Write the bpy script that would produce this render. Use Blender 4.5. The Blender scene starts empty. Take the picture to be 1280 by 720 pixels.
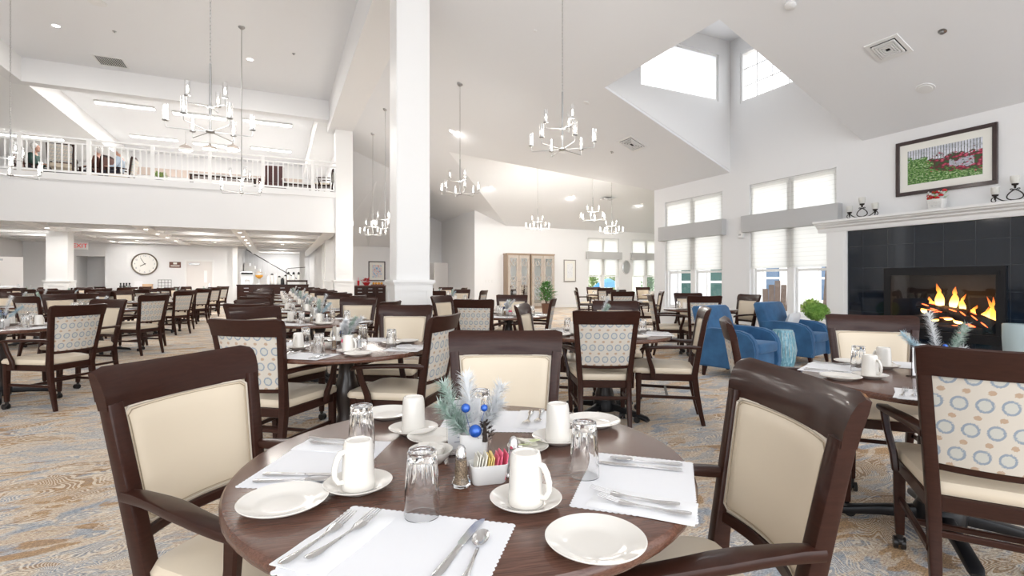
import bpy, bmesh, math, random
from mathutils import Vector, Matrix
random.seed(7)
scene = bpy.context.scene
COL = scene.collection
PI = math.pi
R = math.radians
# ------------------------------------------------------------------ frames
F = 630.0; HY = 351.0; H = 1.23           # focal length in px (1280 wide), horizon row, eye height
CA, SA = .9067, .4218                      # the building is turned 24.95 deg against the view
def W(x, y):                               # view frame (right, forward) -> building frame
    return (CA*x + SA*y, -SA*x + CA*y)
def ray(px, py):
    r = (px-640)/F
    return Vector((CA*r+SA, -SA*r+CA, (HY-py)/F))
def hit(px, py, n, c):                     # ray / plane n.p = c
    n = Vector(n); d = ray(px, py); o = Vector((0, 0, H))
    return o + d*((c-n.dot(o))/n.dot(d))
def on_u(px, py, u): return hit(px, py, (1,0,0), u)
def on_v(px, py, v): return hit(px, py, (0,1,0), v)
def on_z(px, py, z): return hit(px, py, (0,0,1), z)
def at(px, py, Y):
    return Vector((0,0,H)) + ray(px, py)*Y
def hd(a): return R(a-24.95-90)            # heading in view frame (0 = right, 90 = away) for objects facing local +Y
# ------------------------------------------------------------------ object helpers
KIDS = {}
def link(name, data, parent=None):
    o = bpy.data.objects.new(name, data); COL.objects.link(o)
    if parent is not None:
        o.parent = parent; KIDS.setdefault(parent.name, []).append(o)
    return o
def obj(name, bm, m, parent=None, smooth=False, loc=None, rotz=0):
    me = bpy.data.meshes.new(name)
    bmesh.ops.recalc_face_normals(bm, faces=bm.faces)
    bm.to_mesh(me); bm.free()
    for mm in (m if isinstance(m, (list, tuple)) else [m]): me.materials.append(mm)
    if smooth:
        me.shade_smooth()
        me.set_sharp_from_angle(angle=R(38))
    o = link(name, me, parent)
    if loc is not None: o.location = loc
    if rotz: o.rotation_euler = (0, 0, rotz)
    return o
def tag(o, label=None, cat=None, group=None, kind=None):
    if label: o['label'] = label
    if cat: o['category'] = cat
    if group: o['group'] = group
    if kind: o['kind'] = kind
    return o
def thing(name, label, cat, loc=(0,0,0), rotz=0, group=None):
    o = link(name, None); o.location = loc; o.rotation_euler = (0,0,rotz)
    o.empty_display_size = .1
    return tag(o, label, cat, group)
def struct(name, bm, m, smooth=False):
    o = obj(name, bm, m, None, smooth); o['kind'] = 'structure'; return o
def dup(root, loc=None, rotz=None, label=None, group=None, parent=None):
    c = root.copy(); COL.objects.link(c)
    if parent is not None:
        c.parent = parent; KIDS.setdefault(parent.name, []).append(c)
    if loc is not None: c.location = loc
    if rotz is not None: c.rotation_euler = (c.rotation_euler[0], c.rotation_euler[1], rotz)
    if label: c['label'] = label
    if group: c['group'] = group
    for k in KIDS.get(root.name, []): dup(k, parent=c)
    return c
class Proto:
    """first use moves the prototype itself, later uses copy it"""
    def __init__(s, root): s.root = root; s.used = False
    def put(s, loc, rotz=0, label=None, group=None):
        if not s.used:
            s.used = True; o = s.root; o.location = loc
            o.rotation_euler = (o.rotation_euler[0], o.rotation_euler[1], rotz)
            if label: o['label'] = label
            if group: o['group'] = group
            return o
        return dup(s.root, loc, rotz, label, group)
# ------------------------------------------------------------------ mesh helpers
BOXN=[0]
def box(bm, x0, y0, z0, x1, y1, z1, mi=0, M=None):
    BOXN[0]+=1; d=.00035*(BOXN[0]%6)          # tiny clearance so that touching boxes never share a face
    if min(abs(x1-x0),abs(y1-y0),abs(z1-z0))>.015: x0-=d;y0-=d;z0-=d;x1+=d;y1+=d;z1+=d
    vs = [bm.verts.new(v) for v in ((x0,y0,z0),(x1,y0,z0),(x1,y1,z0),(x0,y1,z0),(x0,y0,z1),(x1,y0,z1),(x1,y1,z1),(x0,y1,z1))]
    if M is not None:
        for v in vs: v.co = M @ v.co
    for f in ((0,3,2,1),(4,5,6,7),(0,1,5,4),(1,2,6,5),(2,3,7,6),(3,0,4,7)):
        fc = bm.faces.new([vs[i] for i in f]); fc.material_index = mi
    return vs
def bx(x0, y0, z0, x1, y1, z1):
    bm = bmesh.new(); box(bm, x0,y0,z0,x1,y1,z1); return bm
def bbx(x0, y0, z0, x1, y1, z1, b=.004, seg=2):       # bevelled box
    bm = bx(x0,y0,z0,x1,y1,z1)
    bmesh.ops.bevel(bm, geom=list(bm.edges), offset=b, segments=seg, affect='EDGES', profile=.5)
    return bm
def loft(bm, loops, cap0=True, cap1=True, mi=0, closed=True):
    rs = [[bm.verts.new(p) for p in l] for l in loops]
    n = len(rs[0])
    for a, b in zip(rs, rs[1:]):
        for i in range(n if closed else n-1):
            j = (i+1) % n
            f = bm.faces.new((a[i], a[j], b[j], b[i])); f.material_index = mi
    if cap0: bm.faces.new(rs[0][::-1]).material_index = mi
    if cap1: bm.faces.new(rs[-1]).material_index = mi
    return rs
def lathe(bm, prof, n=24, c=(0,0,0), cap0=True, cap1=True, mi=0, sx=1, sy=1):
    loops = [[(c[0]+r*sx*math.cos(2*PI*i/n), c[1]+r*sy*math.sin(2*PI*i/n), c[2]+z) for i in range(n)] for r, z in prof]
    return loft(bm, loops, cap0, cap1, mi)
def rrect(w, h, r, k=2):                               # rounded rectangle outline
    r = min(r, w/2*.98, h/2*.98); pts = []
    for cx, cy, a0 in ((w/2-r,h/2-r,0),(-w/2+r,h/2-r,90),(-w/2+r,-h/2+r,180),(w/2-r,-h/2+r,270)):
        for i in range(k+1):
            a = R(a0+90*i/k); pts.append((cx+r*math.cos(a), cy+r*math.sin(a)))
    return pts
def sweep(bm, pts, w, h=None, up=(0,0,1), r=.006, k=1, mi=0, closed=False):
    """rounded rectangular bar along pts; w across, h along up; scalars or lists"""
    pts = [Vector(p) for p in pts]; n = len(pts); up = Vector(up)
    if not isinstance(w, (list,tuple)): w = [w]*n
    if h is None: h = w
    if not isinstance(h, (list,tuple)): h = [h]*n
    loops = []
    for i, p in enumerate(pts):
        if closed: t = pts[(i+1)%n]-pts[i-1]
        else: t = pts[min(i+1,n-1)]-pts[max(i-1,0)]
        t.normalize()
        s = t.cross(up)
        if s.length < 1e-4: s = t.cross(Vector((0,1,0)))
        s.normalize(); q = s.cross(t)
        loops.append([p+s*a+q*b for a, b in rrect(w[i], h[i], r, k)])
    if closed:
        loops.append(loops[0]); return loft(bm, loops, False, False, mi)
    return loft(bm, loops, True, True, mi)
def tube(bm, pts, rad, n=8, mi=0, closed=False):
    pts = [Vector(p) for p in pts]; N = len(pts)
    if not isinstance(rad, (list,tuple)): rad = [rad]*N
    loops = []; ref = None
    for i, p in enumerate(pts):
        t = (pts[(i+1)%N]-pts[i-1]) if closed else pts[min(i+1,N-1)]-pts[max(i-1,0)]
        if t.length < 1e-9: t = Vector((0,0,1))
        t.normalize()
        if ref is None: ref = t.orthogonal()
        s = (ref - t*ref.dot(t))
        if s.length < 1e-5: s = t.orthogonal()
        s.normalize(); ref = s; q = t.cross(s)
        loops.append([p+(s*math.cos(2*PI*k/n)+q*math.sin(2*PI*k/n))*rad[i] for k in range(n)])
    if closed: loops.append(loops[0]); return loft(bm, loops, False, False, mi)
    return loft(bm, loops, True, True, mi)
def ball(bm, c, r, seg=12, rings=8, sx=1, sy=1, sz=1, mi=0):
    prof = []
    for i in range(1, rings):
        a = -PI/2+PI*i/rings; prof.append((r*math.cos(a), r*sz*math.sin(a)))
    lathe(bm, [(r*.02,-r*sz)]+prof+[(r*.02,r*sz)], seg, c, mi=mi, sx=sx, sy=sy)
def bez(p0, p1, p2, p3, n=10):
    p0,p1,p2,p3 = map(Vector,(p0,p1,p2,p3)); out=[]
    for i in range(n+1):
        t=i/n; out.append(p0*(1-t)**3+p1*3*t*(1-t)**2+p2*3*t*t*(1-t)+p3*t**3)
    return out
# ------------------------------------------------------------------ materials
def newmat(name):
    m = bpy.data.materials.new(name); m.use_nodes = True
    nt = m.node_tree; return m, nt, nt.nodes['Principled BSDF']
def pm(name, col, rough=.5, metal=0, coat=0, emit=None, es=0, trans=0, ior=1.45, sss=0, spec=.5, alpha=1):
    m, nt, b = newmat(name)
    b.inputs['Base Color'].default_value = (*col, 1); b.inputs['Roughness'].default_value = rough
    b.inputs['Metallic'].default_value = metal; b.inputs['Coat Weight'].default_value = coat
    b.inputs['Coat Roughness'].default_value = .12
    b.inputs['Specular IOR Level'].default_value = spec
    b.inputs['Transmission Weight'].default_value = trans; b.inputs['IOR'].default_value = ior
    if alpha < 1: b.inputs['Alpha'].default_value = alpha
    if emit: b.inputs['Emission Color'].default_value = (*emit, 1); b.inputs['Emission Strength'].default_value = es
    return m
class N:
    def __init__(s, nt): s.nt = nt
    def add(s, t, **k):
        n = s.nt.nodes.new(t)
        for a, v in k.items(): setattr(n, a, v)
        return n
    def lk(s, a, b): s.nt.links.new(a, b)
    def val(s, inp, v):
        if hasattr(v, 'is_output') or isinstance(v, bpy.types.NodeSocket): s.lk(v, inp)
        else: inp.default_value = v
    def m(s, op, a, b=0, c=0):
        n = s.add('ShaderNodeMath', operation=op)
        s.val(n.inputs[0], a); s.val(n.inputs[1], b)
        if op in ('COMPARE','SMOOTH_MIN','MULTIPLY_ADD','WRAP'): s.val(n.inputs[2], c)
        return n.outputs[0]
    def ramp(s, f, stops, interp='LINEAR'):
        n = s.add('ShaderNodeValToRGB'); cr = n.color_ramp; cr.interpolation = interp
        while len(cr.elements) < len(stops): cr.elements.new(.5)
        for e, (p, c) in zip(cr.elements, stops): e.position = p; e.color = (*c, 1)
        s.lk(f, n.inputs[0]); return n.outputs[0]
    def mix(s, f, a, b, bt='MIX'):
        n = s.add('ShaderNodeMix', data_type='RGBA', blend_type=bt)
        s.val(n.inputs['Factor'], f)
        for i, v in ((6, a), (7, b)):
            if isinstance(v, tuple): n.inputs[i].default_value = (*v, 1)
            else: s.lk(v, n.inputs[i])
        return n.outputs[2]
    def noise(s, vec, sc, det=3, rough=.5, dist=0):
        n = s.add('ShaderNodeTexNoise'); s.lk(vec, n.inputs['Vector'])
        n.inputs['Scale'].default_value = sc; n.inputs['Detail'].default_value = det
        n.inputs['Roughness'].default_value = rough; n.inputs['Distortion'].default_value = dist
        return n.outputs['Fac']
    def obj(s, sc=(1,1,1), rot=(0,0,0), src='Object'):
        t = s.add('ShaderNodeTexCoord'); mp = s.add('ShaderNodeMapping')
        mp.inputs['Scale'].default_value = sc; mp.inputs['Rotation'].default_value = rot
        s.lk(t.outputs[src], mp.inputs['Vector']); return mp.outputs[0]
    def bump(s, h, st, b, dist=.01):
        n = s.add('ShaderNodeBump'); n.inputs['Strength'].default_value = st; n.inputs['Distance'].default_value = dist
        s.lk(h, n.inputs['Height']); s.lk(n.outputs[0], b.inputs['Normal'])
MT = {}
MT['wall'] = pm('wall paint', (.80,.80,.805), .6)
MT['ceiling'] = pm('ceiling paint', (.80,.81,.83), .7)
MT['trim'] = pm('trim paint', (.84,.84,.835), .4)
MT['black_metal'] = pm('black metal', (.012,.012,.014), .38, .3)
MT['iron'] = pm('wrought iron', (.02,.015,.012), .5, .5)
MT['nickel'] = pm('brushed nickel', (.40,.40,.40), .28, 1)
MT['steel'] = pm('stainless steel', (.72,.72,.73), .18, 1)
MT['chrome'] = pm('chrome', (.8,.8,.8), .12, 1)
MT['china'] = pm('glazed china', (.80,.765,.71), .12, 0, .6)
MT['white_china'] = pm('white china', (.80,.79,.77), .2, 0, .3)
MT['linen'] = pm('paper placemat', (.84,.84,.86), .8)
MT['napkin'] = pm('paper napkin', (.86,.86,.87), .85)
MT['glass'] = pm('clear glass', (1,1,1), .02, trans=1, ior=1.45)
MT['caster'] = pm('caster', (.02,.018,.018), .3, .2)
MT['bulb'] = pm('lit bulb', (1,.95,.85), .4, emit=(1,.95,.88), es=4)
MT['downlight'] = pm('downlight lens', (1,1,1), .4, emit=(1,.97,.92), es=7)
MT['tube'] = pm('fluorescent lens', (1,1,1), .4, emit=(1,.99,.95), es=5)
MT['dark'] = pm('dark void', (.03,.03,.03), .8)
MT['grille'] = pm('white grille', (.78,.78,.78), .45)
MT['blueball'] = pm('blue bauble', (.02,.11,.50), .16, .35, .6)
MT['cone'] = pm('pine cone', (.03,.018,.012), .6)
MT['pink'] = pm('pink packet', (.80,.16,.25), .6)
MT['yellow'] = pm('yellow packet', (.78,.60,.22), .6)
MT['cream_pack'] = pm('cream packet', (.80,.77,.68), .6)
MT['green_pack'] = pm('pale green packet', (.62,.66,.38), .6)
MT['salt'] = pm('salt', (.82,.82,.82), .9)
MT['red'] = pm('red petals', (.55,.012,.02), .55)
MT['leaf'] = pm('green leaf', (.05,.16,.03), .5)
MT['leaf_bright'] = pm('bright green leaf', (.16,.36,.05), .5)
MT['bark'] = pm('brown stem', (.09,.05,.03), .7)
MT['terracotta'] = pm('brown pot', (.16,.08,.05), .5)
MT['skin'] = pm('skin', (.62,.36,.27), .5)
MT['hair_white'] = pm('white hair', (.75,.74,.72), .7)
MT['shirt_blue'] = pm('pale blue shirt', (.55,.65,.78), .8)
MT['shirt_green'] = pm('dark green shirt', (.03,.07,.06), .8)
MT['shirt_brown'] = pm('brown cardigan', (.14,.06,.045), .8)
MT['trousers'] = pm('dark trousers', (.03,.03,.045), .8)
MT['red_light'] = pm('red sign letters', (.7,.02,.02), .5, emit=(1,.05,.04), es=.25)
MT['sign_white'] = pm('sign face', (.85,.85,.85), .5, emit=(1,1,1), es=.05)
MT['frost'] = pm('frosted glass cup', (.85,.84,.80), .45, trans=.35, ior=1.2)
MT['bark_log'] = pm('charred log', (.018,.014,.012), .8)
MT['ember'] = pm('ember', (.2,.02,.01), .8, emit=(1,.12,.03), es=3)
MT['machine'] = pm('appliance silver', (.6,.6,.6), .3, .8)
MT['bottle_dark'] = pm('dark bottle', (.02,.02,.02), .3)
MT['orange'] = pm('orange juice', (.85,.42,.06), .5)
MT['exterior'] = pm('exterior siding', (.80,.78,.72), .7)
MT['ext_win'] = pm('exterior window', (.05,.11,.20), .2)
MT['ext_green'] = pm('green door paint', (.02,.09,.08), .5)
MT['ext_wood'] = pm('weathered wood', (.17,.125,.10), .7)
MT['patio'] = pm('patio concrete', (.60,.56,.50), .9)
MT['umbrella'] = pm('blue umbrella cloth', (.05,.25,.62), .8)
MT['cushion'] = pm('pale grey cushion', (.68,.70,.72), .85)
MT['plaque'] = pm('plaque brown', (.16,.07,.05), .5)
MT['mat_board'] = pm('picture mat', (.80,.79,.74), .8)
MT['frame_dark'] = pm('dark picture frame', (.035,.018,.018), .35, 0, .4)
MT['frame_grey'] = pm('grey picture frame', (.30,.28,.26), .4)
MT['mirror'] = pm('mirror', (.75,.78,.80), .03, 1)
MT['leafframe'] = pm('silver mirror frame', (.62,.62,.62), .35, .6)
MT['text_grey'] = pm('faint printed text', (.30,.32,.38), .8)
MT['clock_face'] = pm('clock face', (.82,.81,.77), .5)
MT['clock_rim'] = pm('clock rim', (.20,.17,.13), .3, .7)
MT['butter'] = pm('creamer cup', (.78,.74,.68), .4)
MT['peach'] = pm('beige band paint', (.62,.52,.46), .7)
MT['grey_box'] = pm('grey glaze', (.36,.45,.47), .5)

def mk_wood():
    m, nt, b = newmat('espresso wood'); n = N(nt)
    v = n.obj((3,3,18)); f = n.noise(v, 6, 4, .6, .4)
    n.lk(n.ramp(f, [(.2,(.024,.0080,.0052)),(.8,(.044,.0155,.0100))]), b.inputs['Base Color'])
    b.inputs['Roughness'].default_value = .34; b.inputs['Specular IOR Level'].default_value=.16; b.inputs['Coat Weight'].default_value = .22; b.inputs['Coat Roughness'].default_value = .10
    return m
MT['wood'] = mk_wood()
def mk_top():
    m, nt, b = newmat('walnut table top'); n = N(nt)
    v = n.obj((1.0,9,9)); f = n.noise(v, 5, 6, .62, 1.2)
    v2 = n.obj((2.5,60,60)); g = n.noise(v2, 6, 3, .6)
    c = n.ramp(f, [(.3,(.060,.021,.012)),(.5,(.105,.041,.025)),(.62,(.155,.066,.042)),(.75,(.08,.030,.018))])
    n.lk(n.mix(.35, c, n.ramp(g, [(.35,(.05,.018,.011)),(.65,(.20,.105,.075))])), b.inputs['Base Color'])
    b.inputs['Roughness'].default_value = .26; b.inputs['Coat Weight'].default_value = .25; b.inputs['Coat Roughness'].default_value = .16
    return m
MT['top'] = mk_top()
def mk_vinyl():
    m, nt, b = newmat('cream vinyl'); n = N(nt)
    v = n.obj((1,1,1)); f = n.noise(v, 350, 2)
    b.inputs['Base Color'].default_value = (.70,.60,.465,1); b.inputs['Roughness'].default_value = .42
    n.bump(f, .06, b, .002); return m
MT['vinyl'] = mk_vinyl()
def mk_pattern():
    m, nt, b = newmat('oval ring upholstery'); n = N(nt)
    t = n.add('ShaderNodeTexCoord'); s = n.add('ShaderNodeSeparateXYZ')
    nz = n.add('ShaderNodeTexNoise'); n.lk(t.outputs['UV'], nz.inputs['Vector']); nz.inputs['Scale'].default_value = 260
    nz2 = n.m('MULTIPLY', n.m('SUBTRACT', nz.outputs['Fac'], .5), .013)
    n.lk(t.outputs['UV'], s.inputs[0])
    uu = n.m('ADD', s.outputs[0], nz2); vv = n.m('ADD', s.outputs[1], nz2)
    PU, PV = .066, .094
    def cell(dv, du_extra, a, bb):
        row = n.m('ADD', n.m('DIVIDE', vv, PV), dv)
        off = n.m('MULTIPLY', n.m('FLOORED_MODULO', n.m('FLOOR', row), 2), .5)
        fu = n.m('SUBTRACT', n.m('FRACT', n.m('ADD', n.m('ADD', n.m('DIVIDE', uu, PU), off), du_extra)), .5)
        fv = n.m('SUBTRACT', n.m('FRACT', row), .5)
        x = n.m('DIVIDE', n.m('MULTIPLY', fu, PU), a); y = n.m('DIVIDE', n.m('MULTIPLY', fv, PV), bb)
        return n.m('SQRT', n.m('ADD', n.m('MULTIPLY', x, x), n.m('MULTIPLY', y, y)))
    d = cell(10, 10, .024, .026)
    ring = n.m('LESS_THAN', n.m('ABSOLUTE', n.m('SUBTRACT', d, .88)), .15)
    inner = n.m('LESS_THAN', d, .74)
    dot = n.m('LESS_THAN', cell(10.5, 10.25, .011, .009), 1)
    fz = n.noise(t.outputs['UV'], 900, 2)
    base = n.ramp(fz, [(.3,(.52,.47,.40)),(.7,(.66,.61,.54))])
    c = n.mix(n.m('MULTIPLY', inner, .4), base, (.42,.48,.47))
    c = n.mix(n.m('MULTIPLY', ring, .85), c, (.20,.26,.34))
    c = n.mix(n.m('MULTIPLY', dot, .85), c, (.42,.28,.18))
    n.lk(c, b.inputs['Base Color']); b.inputs['Roughness'].default_value = .8
    return m
MT['pattern'] = mk_pattern()
def mk_carpet():
    m, nt, b = newmat('swirl carpet'); n = N(nt)
    rot=(0,0,R(-34))
    v = n.obj((1,1,1), rot); vs = n.obj((1.15,2.7,1), rot); v2 = n.obj((1.3,3.1,1), (0,0,R(-22)))
    big = n.noise(vs, .85, 2, .45, 1.7)
    lines = n.m('SINE', n.m('MULTIPLY', n.m('ADD', big, n.m('MULTIPLY', n.noise(v, 9, 2), .012)), 330))
    zone = n.noise(vs, 1.1, 2, .5, .4)
    med = n.noise(vs, 1.35, 3, .55, 1.3); med2 = n.noise(v2, 1.7, 4, .6, 1.4)
    fine = n.noise(v, 300, 2, .8); speck = n.noise(n.obj((1,2.4,1), rot), 60, 3, .8)
    base = n.ramp(med2, [(.36,(.33,.36,.41)),(.45,(.46,.45,.45)),(.50,(.62,.51,.40)),(.58,(.60,.48,.36)),(.66,(.46,.43,.42))])
    tan = n.ramp(med, [(.545,(0,0,0)),(.575,(1,1,1))])
    c = n.mix(n.m('MULTIPLY', tan, .8), base, (.42,.255,.125))
    grey = n.ramp(med, [(.40,(1,1,1)),(.435,(0,0,0))])
    c = n.mix(n.m('MULTIPLY', grey, .7), c, (.33,.37,.42))
    lm = n.m('MULTIPLY', n.m('GREATER_THAN', lines, .25), n.m('GREATER_THAN', zone, .44))
    c = n.mix(n.m('MULTIPLY', lm, .72), c, (.80,.71,.59))
    lm2 = n.m('MULTIPLY', n.m('LESS_THAN', lines, -.45), n.m('GREATER_THAN', zone, .52))
    c = n.mix(n.m('MULTIPLY', lm2, .22), c, (.30,.27,.26))
    c = n.mix(.75, c, n.ramp(speck, [(.34,(.10,.09,.09)),(.46,(.47,.47,.47)),(.54,(.53,.53,.53)),(.66,(.97,.95,.9))]), 'OVERLAY')
    c = n.mix(.45, c, n.ramp(fine, [(.3,(.2,.2,.2)),(.7,(.8,.8,.8))]), 'OVERLAY')
    n.lk(c, b.inputs['Base Color']); b.inputs['Roughness'].default_value = .95
    b.inputs['Specular IOR Level'].default_value = .1
    n.bump(fine, .5, b, .004); return m
MT['carpet'] = mk_carpet()
def mk_velvet():
    m, nt, b = newmat('blue velvet'); n = N(nt)
    f = n.noise(n.obj((1,1,1)), 5, 4, .6)
    n.lk(n.ramp(f, [(.3,(.012,.065,.16)),(.7,(.030,.125,.27))]), b.inputs['Base Color'])
    b.inputs['Roughness'].default_value = .7; b.inputs['Sheen Weight'].default_value = .25
    b.inputs['Sheen Tint'].default_value = (.5,.7,1,1); return m
MT['velvet'] = mk_velvet()
def mk_stool():
    m, nt, b = newmat('turquoise glaze'); n = N(nt)
    f = n.noise(n.obj((9,9,2)), 6, 4, .6, .5)
    n.lk(n.ramp(f, [(.35,(.06,.20,.28)),(.55,(.20,.42,.52)),(.7,(.50,.66,.70))]), b.inputs['Base Color'])
    b.inputs['Roughness'].default_value = .35; return m
MT['stool'] = mk_stool()
def mk_tile():
    m, nt, b = newmat('polished black tile'); n = N(nt)
    t = n.add('ShaderNodeTexCoord'); s = n.add('ShaderNodeSeparateXYZ'); n.lk(t.outputs['Object'], s.inputs[0])
    gv = n.m('ABSOLUTE', n.m('SUBTRACT', n.m('FRACT', n.m('DIVIDE', n.m('SUBTRACT', s.outputs[1], -10+.055), .381)), .5))
    gz = n.m('ABSOLUTE', n.m('SUBTRACT', n.m('FRACT', n.m('DIVIDE', n.m('SUBTRACT', s.outputs[2], -.035), .371)), .5))
    g = n.m('GREATER_THAN', n.m('MAXIMUM', gv, gz), .4955)
    f = n.noise(n.obj((1,1,1)), 14, 5, .7)
    sp = n.m('GREATER_THAN', n.noise(n.obj((1,1,1)), 190, 1), .76)
    c = n.ramp(f, [(.3,(.005,.009,.016)),(.7,(.010,.016,.026))])
    c = n.mix(n.m('MULTIPLY', sp, .5), c, (.16,.16,.16))
    c = n.mix(g, c, (.05,.055,.06))
    n.lk(c, b.inputs['Base Color']); b.inputs['Roughness'].default_value = .07
    b.inputs['Specular IOR Level'].default_value = .7
    return m
MT['tile'] = mk_tile()
def mk_blind(name, col, st):
    m = bpy.data.materials.new(name); m.use_nodes = True; nt = m.node_tree; nt.nodes.clear(); n = N(nt)
    o = n.add('ShaderNodeOutputMaterial'); d = n.add('ShaderNodeBsdfDiffuse'); t = n.add('ShaderNodeBsdfTranslucent')
    t2 = n.add('ShaderNodeBsdfTransparent'); mx = n.add('ShaderNodeMixShader'); mx2 = n.add('ShaderNodeMixShader')
    s = n.add('ShaderNodeSeparateXYZ'); tc = n.add('ShaderNodeTexCoord'); n.lk(tc.outputs['Object'], s.inputs[0])
    band = n.m('ABSOLUTE', n.m('SUBTRACT', n.m('FRACT', n.m('DIVIDE', s.outputs[2], st)), .5))
    c = n.ramp(band, [(.0,col),(.40,col),(.5,tuple(x*.86 for x in col))])
    n.lk(c, d.inputs[0]); n.lk(c, t.inputs[0]); mx.inputs[0].default_value = .62
    n.lk(d.outputs[0], mx.inputs[1]); n.lk(t.outputs[0], mx.inputs[2])
    mx2.inputs[0].default_value = .12; n.lk(mx.outputs[0], mx2.inputs[1]); n.lk(t2.outputs[0], mx2.inputs[2])
    n.lk(mx2.outputs[0], o.inputs[0]); return m
MT['blind'] = mk_blind('sheer shade cloth', (.93,.93,.91), .085)
MT['valance'] = pm('grey valance fabric', (.52,.52,.52), .85)
def mk_pine(name, a, b_):
    m, nt, b = newmat(name); n = N(nt)
    f = n.noise(n.obj((1,1,1)), 60, 2)
    n.lk(n.ramp(f, [(.35,a),(.65,b_)]), b.inputs['Base Color']); b.inputs['Roughness'].default_value = .7; return m
MT['pine_white'] = mk_pine('white frosted needles', (.78,.80,.82), (.90,.90,.90))
MT['pine_green'] = mk_pine('frosted green needles', (.28,.42,.34), (.66,.74,.70))
MT['pine_blue'] = mk_pine('frosted blue needles', (.36,.56,.66), (.70,.80,.84))
def mk_pepper():
    m, nt, b = newmat('ground pepper'); n = N(nt)
    f = n.noise(n.obj((1,1,1)), 500, 2, .8)
    n.lk(n.ramp(f, [(.42,(.06,.035,.02)),(.5,(.36,.24,.14)),(.6,(.62,.48,.32))]), b.inputs['Base Color']); return m
MT['pepper'] = mk_pepper()
def mk_cab():
    m, nt, b = newmat('limed oak'); n = N(nt)
    f = n.noise(n.obj((14,14,1.5)), 4, 4, .6)
    n.lk(n.ramp(f, [(.3,(.40,.34,.29)),(.7,(.56,.50,.44))]), b.inputs['Base Color']); b.inputs['Roughness'].default_value = .6; return m
MT['limed'] = mk_cab()
MT['oak_side'] = pm('oak side', (.36,.27,.20), .55)
def mk_flame():
    m, nt, b = newmat('flame'); n = N(nt)
    s = n.add('ShaderNodeSeparateXYZ'); tc = n.add('ShaderNodeTexCoord'); n.lk(tc.outputs['Generated'], s.inputs[0])
    c = n.ramp(s.outputs[2], [(0,(1,.75,.28)),(.45,(1,.42,.05)),(1,(.9,.12,.01))])
    st = n.ramp(s.outputs[2], [(0,(1,1,1)),(.5,(.45,.45,.45)),(1,(.1,.1,.1))])
    n.lk(c, b.inputs['Emission Color']); n.lk(n.m('MULTIPLY', st, 4.5), b.inputs['Emission Strength'])
    b.inputs['Base Color'].default_value = (.1,.02,0,1); return m
MT['flame'] = mk_flame()
def mk_garden():                                        # picture: porch rail, red blossoms, greenery, UV 0..1
    m, nt, b = newmat('garden print'); n = N(nt)
    tc = n.add('ShaderNodeTexCoord'); s = n.add('ShaderNodeSeparateXYZ'); n.lk(tc.outputs['UV'], s.inputs[0])
    U, V = s.outputs[0], s.outputs[1]
    nz = n.noise(tc.outputs['UV'], 7, 4, .65); nf = n.noise(tc.outputs['UV'], 26, 5, .75)
    vor = n.add('ShaderNodeTexVoronoi'); vor.inputs['Scale'].default_value = 17; n.lk(tc.outputs['UV'], vor.inputs['Vector'])
    green = n.ramp(nf, [(.38,(.008,.03,.008)),(.48,(.06,.19,.03)),(.55,(.20,.36,.10)),(.62,(.55,.62,.45))])
    red = n.ramp(vor.outputs['Distance'], [(.0,(.72,.24,.30)),(.3,(.45,.04,.09)),(.55,(.10,.02,.03)),(.8,(.04,.09,.03))])
    lilac = n.ramp(nf, [(.35,(.25,.30,.22)),(.6,(.55,.52,.68))])
    rail = n.m('GREATER_THAN', n.m('FRACT', n.m('MULTIPLY', U, 26)), .38)
    porch = n.mix(rail, n.ramp(nf,[(.4,(.10,.12,.12)),(.6,(.38,.40,.42))]), n.ramp(nz,[(.4,(.50,.53,.60)),(.6,(.74,.76,.84))]))
    vy = n.m('ADD', V, n.m('ADD', n.m('MULTIPLY', n.m('SUBTRACT', nz, .5), .7), n.m('MULTIPLY', n.m('SUBTRACT', nf, .5), .35)))
    c = n.mix(n.m('LESS_THAN', vy, .70), porch, red)
    grn = n.m('MAXIMUM', n.m('LESS_THAN', n.m('ADD', vy, n.m('MULTIPLY', U, .25)), .42), n.m('LESS_THAN', n.m('ADD', U, n.m('MULTIPLY', n.m('SUBTRACT', nz, .5), .5)), .30))
    grn = n.m('MULTIPLY', grn, n.m('LESS_THAN', vy, .74))
    c = n.mix(grn, c, green)
    lx = n.m('MULTIPLY', n.m('LESS_THAN', n.m('ABSOLUTE', n.m('SUBTRACT', U, .74)), .16), n.m('LESS_THAN', n.m('ABSOLUTE', n.m('SUBTRACT', vy, .42)), .07))
    c = n.mix(lx, c, lilac)
    n.lk(c, b.inputs['Base Color']); b.inputs['Roughness'].default_value = .12; b.inputs['Coat Weight'].default_value = .5
    return m
MT['garden'] = mk_garden()
def mk_print(name, cols, sc):
    m, nt, b = newmat(name); n = N(nt)
    tc = n.add('ShaderNodeTexCoord'); f = n.noise(tc.outputs['UV'], sc, 4, .6, .5)
    n.lk(n.ramp(f, [(.36+.28*i/(len(cols)-1), c) for i, c in enumerate(cols)]), b.inputs['Base Color']); b.inputs['Roughness'].default_value = .3
    return m
MT['print_blue'] = mk_print('blue and rose print', [(.12,.30,.50),(.40,.52,.66),(.78,.74,.70),(.72,.50,.46),(.45,.14,.16)], 5)
MT['print_grey'] = mk_print('grey sketch print', [(.60,.62,.66),(.84,.84,.84),(.70,.72,.74)], 9)
def mk_foliage(name, a, c2):
    m, nt, b = newmat(name); n = N(nt)
    f = n.noise(n.obj((1,1,1)), 9, 3, .7)
    n.lk(n.ramp(f, [(.35,a),(.65,c2)]), b.inputs['Base Color']); b.inputs['Roughness'].default_value = .55; return m
MT['bush'] = mk_foliage('bush leaves', (.10,.20,.04), (.42,.55,.16))
MT['houseplant'] = mk_foliage('houseplant leaves', (.03,.12,.03), (.14,.34,.09))
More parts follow.
